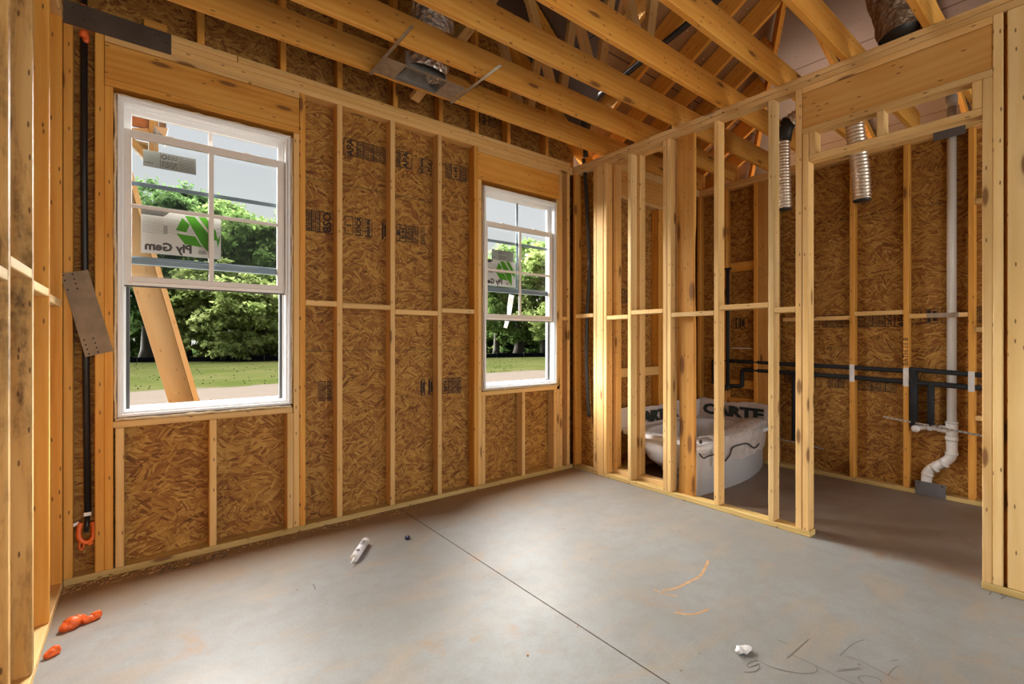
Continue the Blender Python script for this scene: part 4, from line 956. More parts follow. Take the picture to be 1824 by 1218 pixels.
# insulated water lines on the far bathroom wall
XP = 1.7085
wl = thing('insulated_pipes', 'black foam-covered water pipes running along the far bathroom wall', 'pipes', (XP, -1.7, .3))
sx = lambda y, z: Vector((XP, y, z))
up = [(-.56, .80), (-.56, 1.07)], [(-.69, 1.068), (-1.02, 1.064), (-1.28, 1.056), (-1.59, 1.051), (-1.92, 1.046), (-2.29, 1.036), (-2.33, 1.05), (-2.72, 1.027), (-3.3, 1.01)]
MB().tube([sx(*p) for p in up[1]], .020, 12).build('upper_pipe', 'foam', wl)
MB().tube([sx(-.56, .80), sx(-.56, 1.06), sx(-.575, 1.069), sx(-.70, 1.068)], .020, 12).build('corner_branch', 'foam', wl)
mb = MB().tube([sx(-.72, .785), sx(-.885, .795), sx(-.892, .80), sx(-.892, .965), sx(-.90, .974), sx(-1.02, .974), sx(-1.28, .972), sx(-1.59, .963), sx(-1.92, .955), sx(-2.29, .94), sx(-2.72, .926), sx(-3.3, .91)], .021, 12); mb.build('lower_pipe', 'foam', wl)
MB().tube([sx(-1.412, .985), sx(-1.412, .29)], .021, 12).build('drop_pipe', 'foam', wl)
MB().tube([sx(-2.352, 1.05), sx(-2.352, .57)], .029, 12).build('drop_pipe', 'foam', wl)
MB().tube([sx(-2.462, .95), sx(-2.462, .585)], .024, 12).build('drop_pipe', 'foam', wl)
rs = thing('riser_pipe', 'tall insulated shower riser pipe above the tub corner', 'pipe', (1.70, -.735, .6))
MB().tube([(1.70, -.735, 2.09), (1.70, -.735, .79)], .021, 12).build('pipe_cover', 'foam', rs)
MB().box((1.685, 1.70), (-.78, -.70), (2.085, 2.105), 1, .002).build('top_fitting', 'gasket', rs)
MB().tube([(1.70, -.735, .80), (1.70, -.735, .52)], .006, 8).build('copper_tail', 'copper', rs)
mb = MB().box((1.68, 1.72), (-.76, -.71), (.745, .80), 2, .006); mb.tube([(1.67, -.735, .79), (1.665, -.735, .74)], .012, 10); mb.build('valve', 'gasket', rs)
tag(MB().tube([(1.735, -.60, 1.212), (1.735, -1.02, 1.210)], .0045, 8).build('white_rod', 'white'), 'thin white rod across the bay above the tub', 'rod', None, 'thing')
# white drain stack
XV, YV = 1.7465, -2.585
dv = thing('drain_pipe', 'white plastic drain and vent pipe on the far bathroom wall', 'pipe', (XV, YV, .1))
MB().tube([(XV, YV, 3.55), (XV, YV, .62)], .0305, 20).build('vent_riser', 'pvc', dv)
mb = MB(); mb.lathe([(.0385, 0), (.0385, .13), (.0385, .13)], T((XV, YV, .50)), 20); mb.lathe([(.041, 0), (.041, .03)], T((XV, YV, .48)), 20); mb.lathe([(.041, 0), (.041, .012)], T((XV, YV, .622)), 20)
mb.tube([(XV, YV + .02, .565), (XV, YV + .085, .568)], .030, 16); mb.build('sanitary_tee', 'pvc', dv)
mb = MB(); mb.tube([(XV, YV + .07, .568), (XV, YV + .165, .566), (XV - .01, YV + .20, .56), (XV - .05, YV + .215, .555), (XV - .075, YV + .215, .553)], .0235, 16, smoothpath=4); mb.lathe([(.0295, 0), (.0295, .028)], T((XV - .05, YV + .215, .554)) @ rot('Y', -PI / 2), 16)
mb.lathe([(.030, 0), (.030, .03)], T((XV, YV + .125, .567)) @ rot('X', -PI / 2), 16); mb.build('trap_arm', 'pvc', dv)
mb = MB(); mb.tube([(XV, YV, .50), (XV, YV, .385), (XV, YV + .012, .335), (XV, YV + .055, .285), (XV, YV + .10, .25), (XV, YV + .145, .20), (XV, YV + .157, .14), (XV, YV + .157, .02)], .036, 18, smoothpath=5)
for (yy, zz, an) in ((YV, .37, 0), (YV + .055, .285, .85), (YV + .115, .235, .85), (YV + .155, .17, .3)): mb.lathe([(.0415, 0), (.0415, .022)], T((XV, yy, zz - .008)) @ rot('X', an), 18)
mb.build('offset_elbows', 'pvc', dv)
mb = MB()
for zz in (.618, .478): mb.lathe([(.0418, 0), (.0418, .004)], T((XV, YV, zz)), 20)
mb.lathe([(.0309, 0), (.0309, .016)], T((XV, YV, 2.55)), 18) if False else None
mb.build('joint_rings', 'primer', dv)
MB().lathe([(.034, 0), (.038, .04), (.038, .09)], T((XV, YV, 3.20)), 18).build('roof_coupling', 'pvc', dv)
# telescoping steel strips
def strip(label, pts, h=.016):
    mb = MB(); a, b = pts; mb.beam(a, b, .003, h); o = tag(mb.build('steel_strip', 'galv'), label, 'metal strip', 'perforated steel strips', 'thing')
    mb = MB(); a = Vector(a); b = Vector(b); n = int((b - a).length / .03)
    for i in range(n):
        c = a.lerp(b, (i + .5) / n) + Vector((-.0019, 0, 0)); mb.quad(c + Vector((0, -.006, -.0025)), c + Vector((0, .006, -.0025)), c + Vector((0, .006, .0025)), c + Vector((0, -.006, .0025)))
    mb.build('slots', 'hole', o)
strip('long perforated steel strip sloping in front of the white pipe', ((1.687, -2.146, .625), (1.687, -2.80, .552)))
strip('short perforated steel strip low beside the hanging foam pipe end', ((1.68, -1.30, .286), (1.68, -1.69, .258)), .012)

# ================================================================== DUCTS
def bumps(n, amp): return lambda L, a: 1 + amp * math.sin(L * n)
def flexduct(label, pts, r, collar=None):
    o = thing('flex_duct', label, 'duct', Vector(pts[-1]), 'foil flex ducts')
    MB().tube(pts, r, 20, smoothpath=70, rf=bumps(2 * PI / .026, .07), cap=False).build('corrugated_hose', 'flex', o)
    e = Vector(pts[-1]); MB().tube([e + Vector((0, 0, .03)), e + Vector((0, 0, -.012))], r * .93, 14).build('dark_mouth', 'gasket', o)
    if collar: MB().tube(collar, r * 1.12, 18).build('black_collar', 'gasket', o)
    return o
p = onX(1535, 356, .8)
flexduct('silver flex duct hanging free in the doorway opening', [p + Vector((.02, -.06 + .06, .86)), p + Vector((.0, .045, .72)), p + Vector((-.01, .04, .55)), p + Vector((0, .012, .25)), p], .058)
p = onX(1397, 372, .85)
flexduct('silver flex duct with a black collar hanging behind the stud left of the doorway', [p + Vector((.0, -.30, .78)), p + Vector((0, -.12, .755)), p + Vector((0, -.01, .70)), p + Vector((0, .012, .60)), p + Vector((0, .01, .3)), p], .056,
         [p + Vector((0, -.045, .74)), p + Vector((0, -.004, .67)), p + Vector((0, .012, .58))])
from mathutils import noise as mn
def jacket(label, pts, r, mat, seed, dark=True):
    o = thing('insulated_duct', label, 'duct', Vector(pts[0]), 'insulated air ducts')
    MB().tube(pts, r, 28, smoothpath=10, cap=False, rf=lambda L, a: 1 + .10 * mn.noise(Vector((L * 9 + seed, math.cos(a) * 2.2, math.sin(a) * 2.2))) + .05 * mn.noise(Vector((L * 30, math.cos(a) * 6, math.sin(a) * 6 + seed)))).build('jacket', mat, o)
    e = Vector(pts[0]); d = (Vector(pts[1]) - e).normalized()
    if dark: MB().tube([e + d * .03, e + d * .06], r * .9, 20).build('dark_mouth', 'gasket', o)
jacket('silver crinkled duct rising behind the joists from the boot', [(-1.97, -.56, 3.08), (-1.96, -.58, 3.2), (-1.93, -.60, 3.4), (-1.92, -.60, 3.75), (-1.86, -.60, 4.2)], .145, 'ductjacket', 2, False)
e = onX(1604, 64, .75)
jacket('brown crinkled duct with a black mouth above the doorway header', [e, e + Vector((.02, .05, .25)), e + Vector((.08, .12, .5)), e + Vector((.16, .16, .72))], .125, 'ductbrown', 6)
# boot with its hanger bars
bt = thing('duct_boot', 'sheet metal register boot with two hanger bars under the joists', 'duct boot', (-1.97, -.6, 3.04))
xa, xb, ya, yb, zb = -2.27, -1.685, -.63, -.425, 3.047
ox = (-2.13, -1.83); oy = (-.612, -.447)
mb = MB()
mb.box((xa, ox[0]), (ya, yb), (zb, zb + .0015), 0, 0).box((ox[1], xb), (ya, yb), (zb, zb + .0015), 0, 0).box(ox, (ya, oy[0]), (zb, zb + .0015), 0, 0).box(ox, (oy[1], yb), (zb, zb + .0015), 0, 0)
mb.build('pan', 'galv', bt)
mb = MB(); mb.box((ox[0] - .002, ox[0]), oy, (zb, zb + .10), 1, 0).box((ox[1], ox[1] + .002), oy, (zb, zb + .10), 1, 0).box(ox, (oy[0] - .002, oy[0]), (zb, zb + .10), 0, 0).box(ox, (oy[1], oy[1] + .002), (zb, zb + .10), 0, 0); mb.box(ox, oy, (zb + .10, zb + .102), 0, 0)
mb.box((ox[0] + .03, ox[0] + .09), (oy[0], oy[0] + .003), (zb + .003, zb + .012), 0, 0).box((ox[0] + .12, ox[0] + .19), (oy[0], oy[0] + .003), (zb + .003, zb + .012), 0, 0)
mb.build('throat', 'galv', bt)
for x in (-2.277, -1.665):
    mb = MB(); mb.box((x - .011, x + .011), (-1.0, -.39), (zb - .003, zb - .0015), 1, 0).box((x + .009, x + .011), (-1.0, -.39), (zb - .003, zb + .006), 1, 0); mb.build('hanger_bar', 'galv', bt)
mb = MB()
# ================================================================== TUB
tb = thing('bathtub', 'white corner tub with a bowed apron, still wrapped in clear film', 'bathtub', (.95, -.85, 0))
TX, TY, RZ = (.225, 1.66), (-1.255, -.418), .425
def sup(a, b, n, k, cx, cy, z):
    t = 2 * PI * k / 48; c, s = math.cos(t), math.sin(t)
    return (cx + a * math.copysign(abs(c) ** (2 / n), c), cy + b * math.copysign(abs(s) ** (2 / n), s), z)
bcx, bcy = .95, -.82
def loft(mb, rings):
    vs = [sup(a, b, n, k, bcx, bcy, z) for (a, b, n, z) in rings for k in range(48)]; m = len(rings)
    fs = [(i * 48 + k, i * 48 + (k + 1) % 48, (i + 1) * 48 + (k + 1) % 48, (i + 1) * 48 + k) for i in range(m - 1) for k in range(48)] + [tuple((m - 1) * 48 + k for k in range(48))]
    o = mb.sm; mb.sm = True; mb.add(vs, fs); mb.sm = o
mb = MB()   # rim deck: outer rectangle to oval opening
vs = []; 
for z in (RZ, RZ - .035):
    vs += [sup(.72, .425, 14, k, .9425, -.8365, z) for k in range(48)]
vs += [sup(.60, .315, 3.2, k, bcx, bcy, RZ) for k in range(48)] + [sup(.585, .30, 3.2, k, bcx, bcy, RZ - .03) for k in range(48)]
fs = []
for k in range(48):
    j = (k + 1) % 48
    fs += [(k, j, 96 + j, 96 + k), (48 + k, 48 + j, j, k), (96 + k, 96 + j, 144 + j, 144 + k), (144 + k, 144 + j, 48 + j, 48 + k)]
mb.add(vs, fs); mb.build('rim', 'tub', tb)
mb = MB(); loft(mb, [(.59, .305, 3.2, RZ - .02), (.56, .28, 3.2, .30), (.52, .26, 3, .14), (.44, .20, 2.8, .10)]); mb.build('basin', 'tub', tb)
mb = MB(); loft(mb, [(.66, .37, 4, RZ - .036), (.645, .355, 3.6, .30), (.60, .32, 3.2, .17), (.50, .25, 3, .085)]); mb.build('underside', 'tub', tb)
mb = MB(); mb.box((.50, 1.4), (-.95, -.70), (.045, .085), 0, .004)
for x in (.56, 1.30):
    for y in (-.93, -.72): mb.tube([(x, y, .05), (x, y, 0)], .008, 8)
mb.build('support_base', 'tubback', tb)
ay = lambda x: -1.283 - .045 * math.sin(PI * min(1, max(0, (x - .25) / 1.39))) + .135 * max(0, (x - .25) / 1.39) ** 2.5
mb = MB(); N = 30; vs = []
for i in range(N + 1):
    x = .12 + 1.52 * i / N; y = ay(x)
    for (dy, z) in ((.0, RZ), (-.012, RZ - .012), (-.012, RZ - .05), (.004, RZ - .06), (.004, .002), (.012, .002), (.012, RZ - .06), (.03, RZ)): vs.append((x, y + dy, z))
k8 = 8; fs = [(i * k8 + k, (i + 1) * k8 + k, (i + 1) * k8 + (k + 1) % k8, i * k8 + (k + 1) % k8) for i in range(N) for k in range(k8)] + [tuple(range(8)), tuple(N * 8 + k for k in range(8))[::-1]]
mb.sm = True; mb.add(vs, fs); mb.build('apron', 'tub', tb)
def fnoise(x, y, s): return mn.noise(Vector((x * s, y * s, 3.1)))
mb = MB(); mb.sm = True; N, K = 90, 22; vs = []
prof = [(.27, -.07), (.20, .0), (.10, .035), (.02, .05), (-.018, .03), (-.022, -.03), (-.020, -.09), (-.018, -.15), (-.014, -.21)]
for i in range(N + 1):
    u = i / N; x = .33 + 1.28 * u; y0 = ay(x)
    low = .9 + .25 * fnoise(u, .3, 7)
    for j in range(K + 1):
        t = j / K * (len(prof) - 1) ; a = min(int(t), len(prof) - 2); f = t - a
        dy = prof[a][0] * (1 - f) + prof[a + 1][0] * f; dz = prof[a][1] * (1 - f) + prof[a + 1][1] * f
        if dz < -.0: dz *= low if j > K / 2 else 1
        bul = .055 * math.exp(-((u - .72) / .2) ** 2) * (1 if j < K * .55 else .4) + .016 * fnoise(u * 3, j / K, 5) + .008 * fnoise(u * 9, j / K * 3, 4)
        vs.append((x, y0 + dy - (bul * .8 if j > K * .4 else 0) - .004, RZ + dz + (bul if j < K * .6 else bul * .2) + .004))
mb.add(vs, [(i * (K + 1) + j, (i + 1) * (K + 1) + j, (i + 1) * (K + 1) + j + 1, i * (K + 1) + j + 1) for i in range(N) for j in range(K)])
fo = mb.build('plastic_cover', 'clearfilm', tb)
ln = MB()
for s in ([(1246, 808), (1253, 816), (1262, 812), (1280, 808)], [(1292, 821), (1300, 810), (1305, 797), (1318, 792), (1332, 790), (1344, 798), (1352, 790)]):
    ln.tube([onY(*p, -1.345) for p in s], .006, 6, smoothpath=3)
ln.build('black_edge_line', 'tape', tb)
MB().lathe([(.013, 0), (.013, .012)], T(onY(1247, 787, -1.335)) @ rot('X', PI / 2), 14).build('hole_plug', 'gasket', tb)
MB().lathe([(.028, 0), (.030, .02)], T((1.50, -.80, .30)) @ rot('Y', -PI / 2), 16).build('overflow_hole', 'gasket', tb)
pf = thing('printed_film', 'pale protective film with big dark lettering standing behind the tub', 'film', (1.0, -.5, .43))
def wavy(p0, p1, z0, ztop, nrm, n=40):
    mb = MB(); mb.sm = True; vs = []; p0 = Vector(p0); p1 = Vector(p1); nn = Vector(nrm)
    for i in range(n + 1):
        u = i / n; p = p0.lerp(p1, u)
        for j in range(5):
            v = j / 4; q = p + nn * (.006 * math.sin(u * 15) * v + .010 * v + .004 * fnoise(u * 6, v, 3)); vs.append((q.x, q.y, z0 + (ztop - z0 + .012 * math.sin(u * 9 + 1) + .008 * fnoise(u * 5, 1, 3)) * v))
    mb.add(vs, [(i * 5 + j, (i + 1) * 5 + j, (i + 1) * 5 + j + 1, i * 5 + j + 1) for i in range(n) for j in range(4)])
    return mb
wavy((.2, -.412, 0), (1.66, -.412, 0), .40, .622, (0, -1, 0)).build('back_strip', 'film', pf)
wavy((1.668, -.412, 0), (1.668, -1.225, 0), .40, .625, (-1, 0, 0)).build('side_strip', 'film', pf)
mb = MB(); mb.text('CARTER', .135, facing_negY(.80, -.443, .508) @ Matrix.Diagonal((1.55, 1.1, 1, 1)), bold=.0075); mb.build('lettering', 'filmtext', pf)
mb = MB(); mb.text('CARTE', .135, facing_negX(1.640, -.81, .512) @ Matrix.Diagonal((1.62, 1.12, 1, 1)), bold=.0075); mb.build('lettering', 'filmtext', pf)

# ================================================================== THINGS ON THE SLAB
a = onZ(631, 994, .024); b = onZ(651, 964, .024); d = (b - a).normalized()
ct = thing('caulk_tube', 'white caulk tube lying on the slab below the window wall', 'caulk tube', Vector((a.x, a.y, 0)))
mz = T(a + Vector((0, 0, .0))) @ d.to_track_quat('Z', 'Y').to_matrix().to_4x4(); L = (b - a).length
MB().lathe([(.0235, .0), (.0235, L)], mz, 28).build('barrel', 'paperlabel', ct)
MB().lathe([(.0215, -.004), (.0245, -.002), (.0245, .006), (.0238, .008)], mz, 28).lathe([(.0245, L - .006), (.0245, L + .002), (.020, L + .003)], mz, 28).build('end_caps', 'white', ct)
MB().lathe([(.0075, -.004), (.0065, -.012), (.0055, -.018), (.0022, -.062), (.0016, -.062)], mz, 14).build('nozzle', 'white', ct)
mb = MB(); zt = .0239
sd = Vector((0, 0, 1)).cross(d).normalized()
for (u, w_, l_) in ((.25, .010, .05), (.62, .006, .03), (.75, .004, .06)):
    for k in range(4):
        ang = (-.5 + .25 * k) ; n_ = Vector((0, 0, 1)) * math.cos(ang) + sd * math.sin(ang); c = a + d * (L * u) + n_ * .0238
        tn = n_.cross(d); mb.quad(c - tn * .002 - d * l_ * (.3 + .1 * (k % 2)), c + tn * .002 - d * l_ * .3, c + tn * .002 + d * l_ * .3, c - tn * .002 + d * l_ * .3)
mb.build('print', 'darkprint', ct)
a = onZ(726, 957, .013)
bc = thing('bottle_cap', 'small dark blue cap on the slab right of the caulk tube', 'cap', (a.x, a.y, 0))
mz = T((a.x, a.y, .0125)) @ rot('Z', .7) @ rot('X', 1.25)
MB().lathe([(.006, -.014), (.0118, -.013), (.0122, .006), (.0095, .013), (.003, .0145)], mz, 20).build('shell', 'blue', bc)
MB().lathe([(.0126, -.013), (.0126, -.009)], mz, 20).build('rim', 'blue', bc)
def fl(px, py): v = onZ(px, py); return v.x, v.y
blob([(*fl(120, 1122), .018, .030, .022, .022, .3), (*fl(128, 1118), .022, .034, .027, .028, .2), (*fl(140, 1110), .018, .028, .022, .022, .5), (*fl(148, 1107), .012, .016, .012, .013, .5), (*fl(155, 1109), .014, .022, .015, .016, .3), (*fl(163, 1106), .013, .018, .015, .015, .3), (*fl(172, 1102), .017, .022, .019, .020, .2)],
     'foam_blob', 'long lumpy orange foam blob on the slab near the left wall', seed=2, grp='orange foam blobs on the floor')
blob([(*fl(92, 1168), .012, .026, .019, .018, .5), (*fl(97, 1165), .016, .020, .018, .020, .2)], 'foam_blob', 'small round orange foam blob on the slab, closest to the left wall plate', seed=3, grp='orange foam blobs on the floor')
x, y = fl(1324, 1162)
blob([(x, y, .012, .030, .020, .010, -.5), (x + .022, y - .006, .010, .022, .014, .008, -.3), (x - .018, y + .008, .014, .020, .016, .011, .2)], 'paper_scrap', 'crumpled white scrap lying on the slab in front', 'white', 8)
bpy.data.objects['paper_scrap']['category'] = 'scrap'
rw = random.Random(21)
for i, (px, py, lab) in enumerate(((1245, 1164, 'tiny brown crumb left of the white scrap'), (940, 1168, 'tiny brown crumb near the saw cut at the front'), (1028, 1117, 'tiny dark crumb on the saw cut'))):
    x, y = fl(px, py); blob([(x, y, .003, .005, .004, .003, .3)], 'crumb', lab, 'clay_smear', 30 + i, 'crumbs on the slab'); bpy.data.objects['crumb' if i == 0 else 'crumb.%03d' % i]['category'] = 'crumb'
# sawdust lying along the plates: loose shavings nobody could count
mb = MB(); rs_ = random.Random(4)
for i in range(900):
    x = -3.78 + 2.2 * rs_.random() ** 1.7; y = -.004 - .10 * rs_.random() ** 2; 
    if rs_.random() < .25: x = rs_.uniform(-3.78, -.05); y = -.004 - .04 * rs_.random()
    l = rs_.uniform(.003, .012); an = rs_.uniform(0, PI); h = rs_.uniform(.001, .006)
    c, s = math.cos(an) * l, math.sin(an) * l
    mb.quad((x - c, y - s, .0008), (x + c, y + s, .0012), (x + c - s * .4, y + s + c * .4, h), (x - c - s * .4, y - s + c * .4, h * .6))
tag(mb.build('sawdust', plain('sawdust', (.50, .31, .13), .9, var=.3, vscale=60)), 'sawdust and shavings along the window wall bottom plate', 'sawdust', None, 'stuff')

# ================================================================== OUTSIDE
GZ = -.235
mb = MB(); mb.quad((-140, -60, GZ), (160, -60, GZ), (160, 160, GZ), (-140, 160, GZ)); struct(mb.build('ground', 'field'))
fd = Vector((21.4, -6.8, 0)).normalized(); fp = Vector((1.3, 36.5, GZ))
sf = thing('silt_fence', 'low black fabric fence at the edge of the field', 'fence', fp)
mb = MB(); A_ = fp - fd * 40; n = 120
vs = []
for i in range(n + 1):
    p = A_ + fd * (90 * i / n); h = .36 + .04 * math.sin(i * 1.7); o_ = Vector((-fd.y, fd.x, 0)) * (.05 * math.sin(i * .9)); vs += [p + o_, p + o_ * 1.6 + Vector((0, 0, h)), p + o_ * 1.6 + Vector((0, .03, h)), p + o_ + Vector((0, .03, 0))]
mb.add(vs, [(4 * i + k, 4 * i + 4 + k, 4 * i + 4 + (k + 1) % 4, 4 * i + (k + 1) % 4) for i in range(n) for k in range(4)]); mb.build('fabric', 'siltfence', sf)
for i in range(-4, 14):
    p = fp + fd * (2.6 * i); MB().box((p.x - .02, p.x + .02), (p.y - .06, p.y - .02), (GZ, GZ + .45), 2).build('stake', 'bark', sf)
# leaning porch brace made of two boards
YQ = 1.0
z_lo = GZ
def edge(px0, slope, y): return px0 + slope * (y - 560)
mbp = []
ypx = (300, 760)
br = thing('leaning_brace', 'long pale brace of two boards leaning outside the left window', 'brace', onY(330, 760, YQ))
def pb(pxl, pxr, y0, y1, name, mat, sl=(.300, .320)):
    q = [onY(edge(pxl, sl[0], 250), 250, YQ), onY(edge(pxr, .293, 250), 250, YQ), onY(edge(pxr, .293, 900), 900, YQ), onY(edge(pxl, sl[1], 900), 900, YQ)]
    def toz(a, b, z): t = (z - a.z) / (b.z - a.z); return a.lerp(b, t)
    q = [toz(q[0], q[3], 3.0), toz(q[1], q[2], 3.0), toz(q[1], q[2], GZ), toz(q[0], q[3], GZ)]
    m = MB(); m.prism([(p.x, p.z) for p in q], 1, y0, y1)
    cc = (q[0] + q[1]) / 2; dd = ((q[3] + q[2]) / 2 - cc).normalized(); nn = Vector((-dd.z, 0, dd.x))
    m.gv = [((v - cc).dot(dd) + 5, (v - cc).dot(nn) + .09, v.y) for v in m.v]
    m.build(name, mat, br)
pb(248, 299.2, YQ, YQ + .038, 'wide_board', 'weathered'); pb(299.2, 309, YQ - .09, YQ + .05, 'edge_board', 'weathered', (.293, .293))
blob([(*onY(328, 724, 1.7).xy, .72, .13, .10, .13, 0)], 'soil_heap', 'dark lump just outside the left window beside the brace foot', 'bark', 6)
hs_ = bpy.data.objects['soil_heap']; hs_['category'] = 'lump'
p = onY(328, 724, 1.7); mb = MB(); mb.lathe([(.15, GZ), (.14, .62), (.10, .70)], T((p.x, p.y, 0)), 14); mb.build('stump', 'bark', hs_, loc=(0, 0, 0))
# corner of the porch roof seen at the top left of the left window
YP = 1.35
pr_ = thing('porch_frame', 'wooden porch roof corner seen at the top of the left window', 'porch', onY(262, 250, YP))
def pxbox(x0, y0, x1, y1, ya, yb, name, mat, long=None):
    a = onY(x0, y0, YP); b = onY(x1, y1, YP)
    return MB().box((a.x, b.x), (YP + ya, YP + yb), (b.z, a.z), long).build(name, mat, pr_)
pxbox(180, 150, 266, 228, .02, .05, 'panel', 'soffit'); pxbox(180, 232, 264, 262, .06, .09, 'lower_panel', 'weathered')
pxbox(265, 150, 276, 272, -.02, .07, 'post', 'weathered', 2); pxbox(276.5, 150, 282, 272, -.02, .02, 'post', 'weathered', 2); pxbox(283, 150, 296, 240, -.03, .0, 'fascia_board', 'fascia', 2)
mb = MB(); mb.beam(onY(206, 222, YP), onY(262, 283, YP), .09, .05); mb.build('diagonal_strut', 'weathered', pr_)
mb = MB(); mb.beam(onY(215, 236, YP - .02), onY(266, 238, YP - .02), .09, .05); mb.build('cross_board', 'weathered', pr_)
mb = MB(); q_ = [onY(*p, YP) for p in ((272, 244), (297, 248), (293, 264))]; mb.prism([(p.x, p.z) for p in q_], 1, YP - .25, YP - .02); mb.build('flashing', 'plate_grey', pr_)
# trees
def tree(label, base, crown, nleaf, size, mat, seed, trunk_r=.25, group='trees beyond the field', low=0., name='tree', cat='tree'):
    rt = np.random.default_rng(seed); base = Vector(base)
    t = thing(name, label, cat, base, group)
    pts = []; nrm = []
    tot = sum(c[3] ** 2 for c in crown)
    for (cx, cy, cz, r, fz) in crown:
        n = int(nleaf * r * r / tot)
        # clumps on the blob
        nc = max(12, n // 55); cd = rt.normal(size=(nc, 3)); cd /= np.linalg.norm(cd, axis=1)[:, None]; rad = r * (.55 + .5 * rt.random(nc) ** .6)
        cc = cd * rad[:, None]; cc[:, 2] *= fz
        idx = rt.integers(0, nc, n); off = rt.normal(size=(n, 3)) * (r * .13)
        off[:, 2] *= .6
        p = cc[idx] + off + np.array([cx, cy, cz]); pts.append(p); q = cd[idx] * .8 + rt.normal(size=(n, 3)) * .55 + np.array([0, 0, .35]); nrm.append(q)
    P_ = np.concatenate(pts) + np.array(base); Nn = np.concatenate(nrm); Nn /= np.linalg.norm(Nn, axis=1)[:, None]
    keep = P_[:, 2] > base.z + low; P_ = P_[keep]; Nn = Nn[keep]; n = len(P_)
    ref = rt.normal(size=(n, 3)); u = np.cross(Nn, ref); u /= np.linalg.norm(u, axis=1)[:, None]; w = np.cross(Nn, u)
    s = size * (.6 + .8 * rt.random(n)); u *= s[:, None]; w *= (s * .62)[:, None]
    V = np.empty((n * 4, 3)); V[0::4] = P_ - u; V[1::4] = P_ - w * .9 + Nn * (s * .12)[:, None]; V[2::4] = P_ + u; V[3::4] = P_ + w * .9 + Nn * (s * .12)[:, None]
    V -= np.array(base)
    me = bpy.data.meshes.new('foliage'); me.vertices.add(n * 4); me.vertices.foreach_set('co', V.ravel()); me.loops.add(n * 4); me.loops.foreach_set('vertex_index', np.arange(n * 4, dtype=np.int32))
    me.polygons.add(n); me.polygons.foreach_set('loop_start', np.arange(0, n * 4, 4, dtype=np.int32)); me.polygons.foreach_set('loop_total', np.full(n, 4, dtype=np.int32))
    me.materials.append(M[mat]); me.update(calc_edges=True); me.validate()
    f = bpy.data.objects.new('foliage', me); C.objects.link(f); f.parent = t
    if trunk_r:
        mb = MB(); top = max(c[2] for c in crown)
        ctop = crown[0]
        mb.tube([base + Vector((0, 0, -.1)), base + Vector((.1, 0, top * .4)), base + Vector((crown[0][0] * .5, crown[0][1] * .5, top * .75)), base + Vector((crown[0][0], crown[0][1], top))], lambda u: trunk_r * (1.25 - 1.05 * u) * (1 + .6 * max(0, .06 - u) / .12), 10, smoothpath=4)
        for (cx, cy, cz, r, fz) in crown[1:6]:
            z0 = cz * .55; mb.tube([base + Vector((crown[0][0] * .3, crown[0][1] * .3, z0)), base + Vector((cx * .6, cy * .6, cz * .85)), base + Vector((cx, cy, cz))], lambda u: trunk_r * (.42 - .36 * u), 7, smoothpath=3)
        mb.build('trunk', 'bark', t)
    return t
def crownspec(seed, w, h, h0, n, r):
    q = random.Random(seed); out = [(0, 0, h - r * .8, r, .9)]
    for i in range(n):
        u = q.random(); z = h0 + (h - h0) * (.08 + .8 * u); rr_ = w * (math.sin(PI * min(1, (z - h0) / (h - h0) * .8 + .2)) ** .7) * .62; a = q.uniform(0, 2 * PI) + i * 2.4
        out.append((rr_ * math.cos(a), rr_ * math.sin(a), z, r * q.uniform(.7, 1.1), q.uniform(.65, .95)))
    return out
def gpos(px, w): v = dep(px, 605.5, w); return (v.x, v.y, GZ)
TD = [
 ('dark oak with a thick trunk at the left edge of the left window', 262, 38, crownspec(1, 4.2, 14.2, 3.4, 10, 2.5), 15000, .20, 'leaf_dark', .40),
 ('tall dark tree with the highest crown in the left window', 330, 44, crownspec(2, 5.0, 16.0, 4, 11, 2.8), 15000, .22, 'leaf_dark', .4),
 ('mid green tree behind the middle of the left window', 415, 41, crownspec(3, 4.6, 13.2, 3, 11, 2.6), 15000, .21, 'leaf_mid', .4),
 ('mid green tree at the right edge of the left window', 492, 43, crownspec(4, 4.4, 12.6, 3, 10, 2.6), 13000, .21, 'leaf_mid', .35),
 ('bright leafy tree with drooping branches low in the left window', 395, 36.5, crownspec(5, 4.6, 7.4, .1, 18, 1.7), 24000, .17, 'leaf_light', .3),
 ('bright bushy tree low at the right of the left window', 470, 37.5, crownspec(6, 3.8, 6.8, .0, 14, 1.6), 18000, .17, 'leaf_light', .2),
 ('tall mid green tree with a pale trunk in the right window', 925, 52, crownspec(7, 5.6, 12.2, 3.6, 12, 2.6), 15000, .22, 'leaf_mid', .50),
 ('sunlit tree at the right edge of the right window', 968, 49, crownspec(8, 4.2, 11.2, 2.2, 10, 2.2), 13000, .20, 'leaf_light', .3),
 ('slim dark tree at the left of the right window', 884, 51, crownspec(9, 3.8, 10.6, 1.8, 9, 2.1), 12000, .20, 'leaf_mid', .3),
]
made = []
for lab, px, w, cr, nl, sz, mt, tr in TD:
    made.append(tree(lab, gpos(px, w), cr, nl, sz, mt, px, tr))
# the tree line goes on behind the window wall and past both sides
rq = random.Random(77)
for k, ang in enumerate((-30, -25, -20, -14, 20, 23.5, 27, 51, 55, 60)):
    src = made[rq.choice((0, 1, 2, 3, 4, 6, 7))]; w = rq.uniform(42, 50); a = math.radians(ang)
    t = src.copy(); C.objects.link(t); t.location = (-CX + math.sin(a) * w, -D + math.cos(a) * w, GZ); t.rotation_euler.z = rq.uniform(0, 6)
    t['label'] = 'tree of the tree line going on out of sight behind the walls'; t['group'] = 'tree line behind the walls'
    for ch in src.children:
        c = ch.copy(); C.objects.link(c); c.parent = t
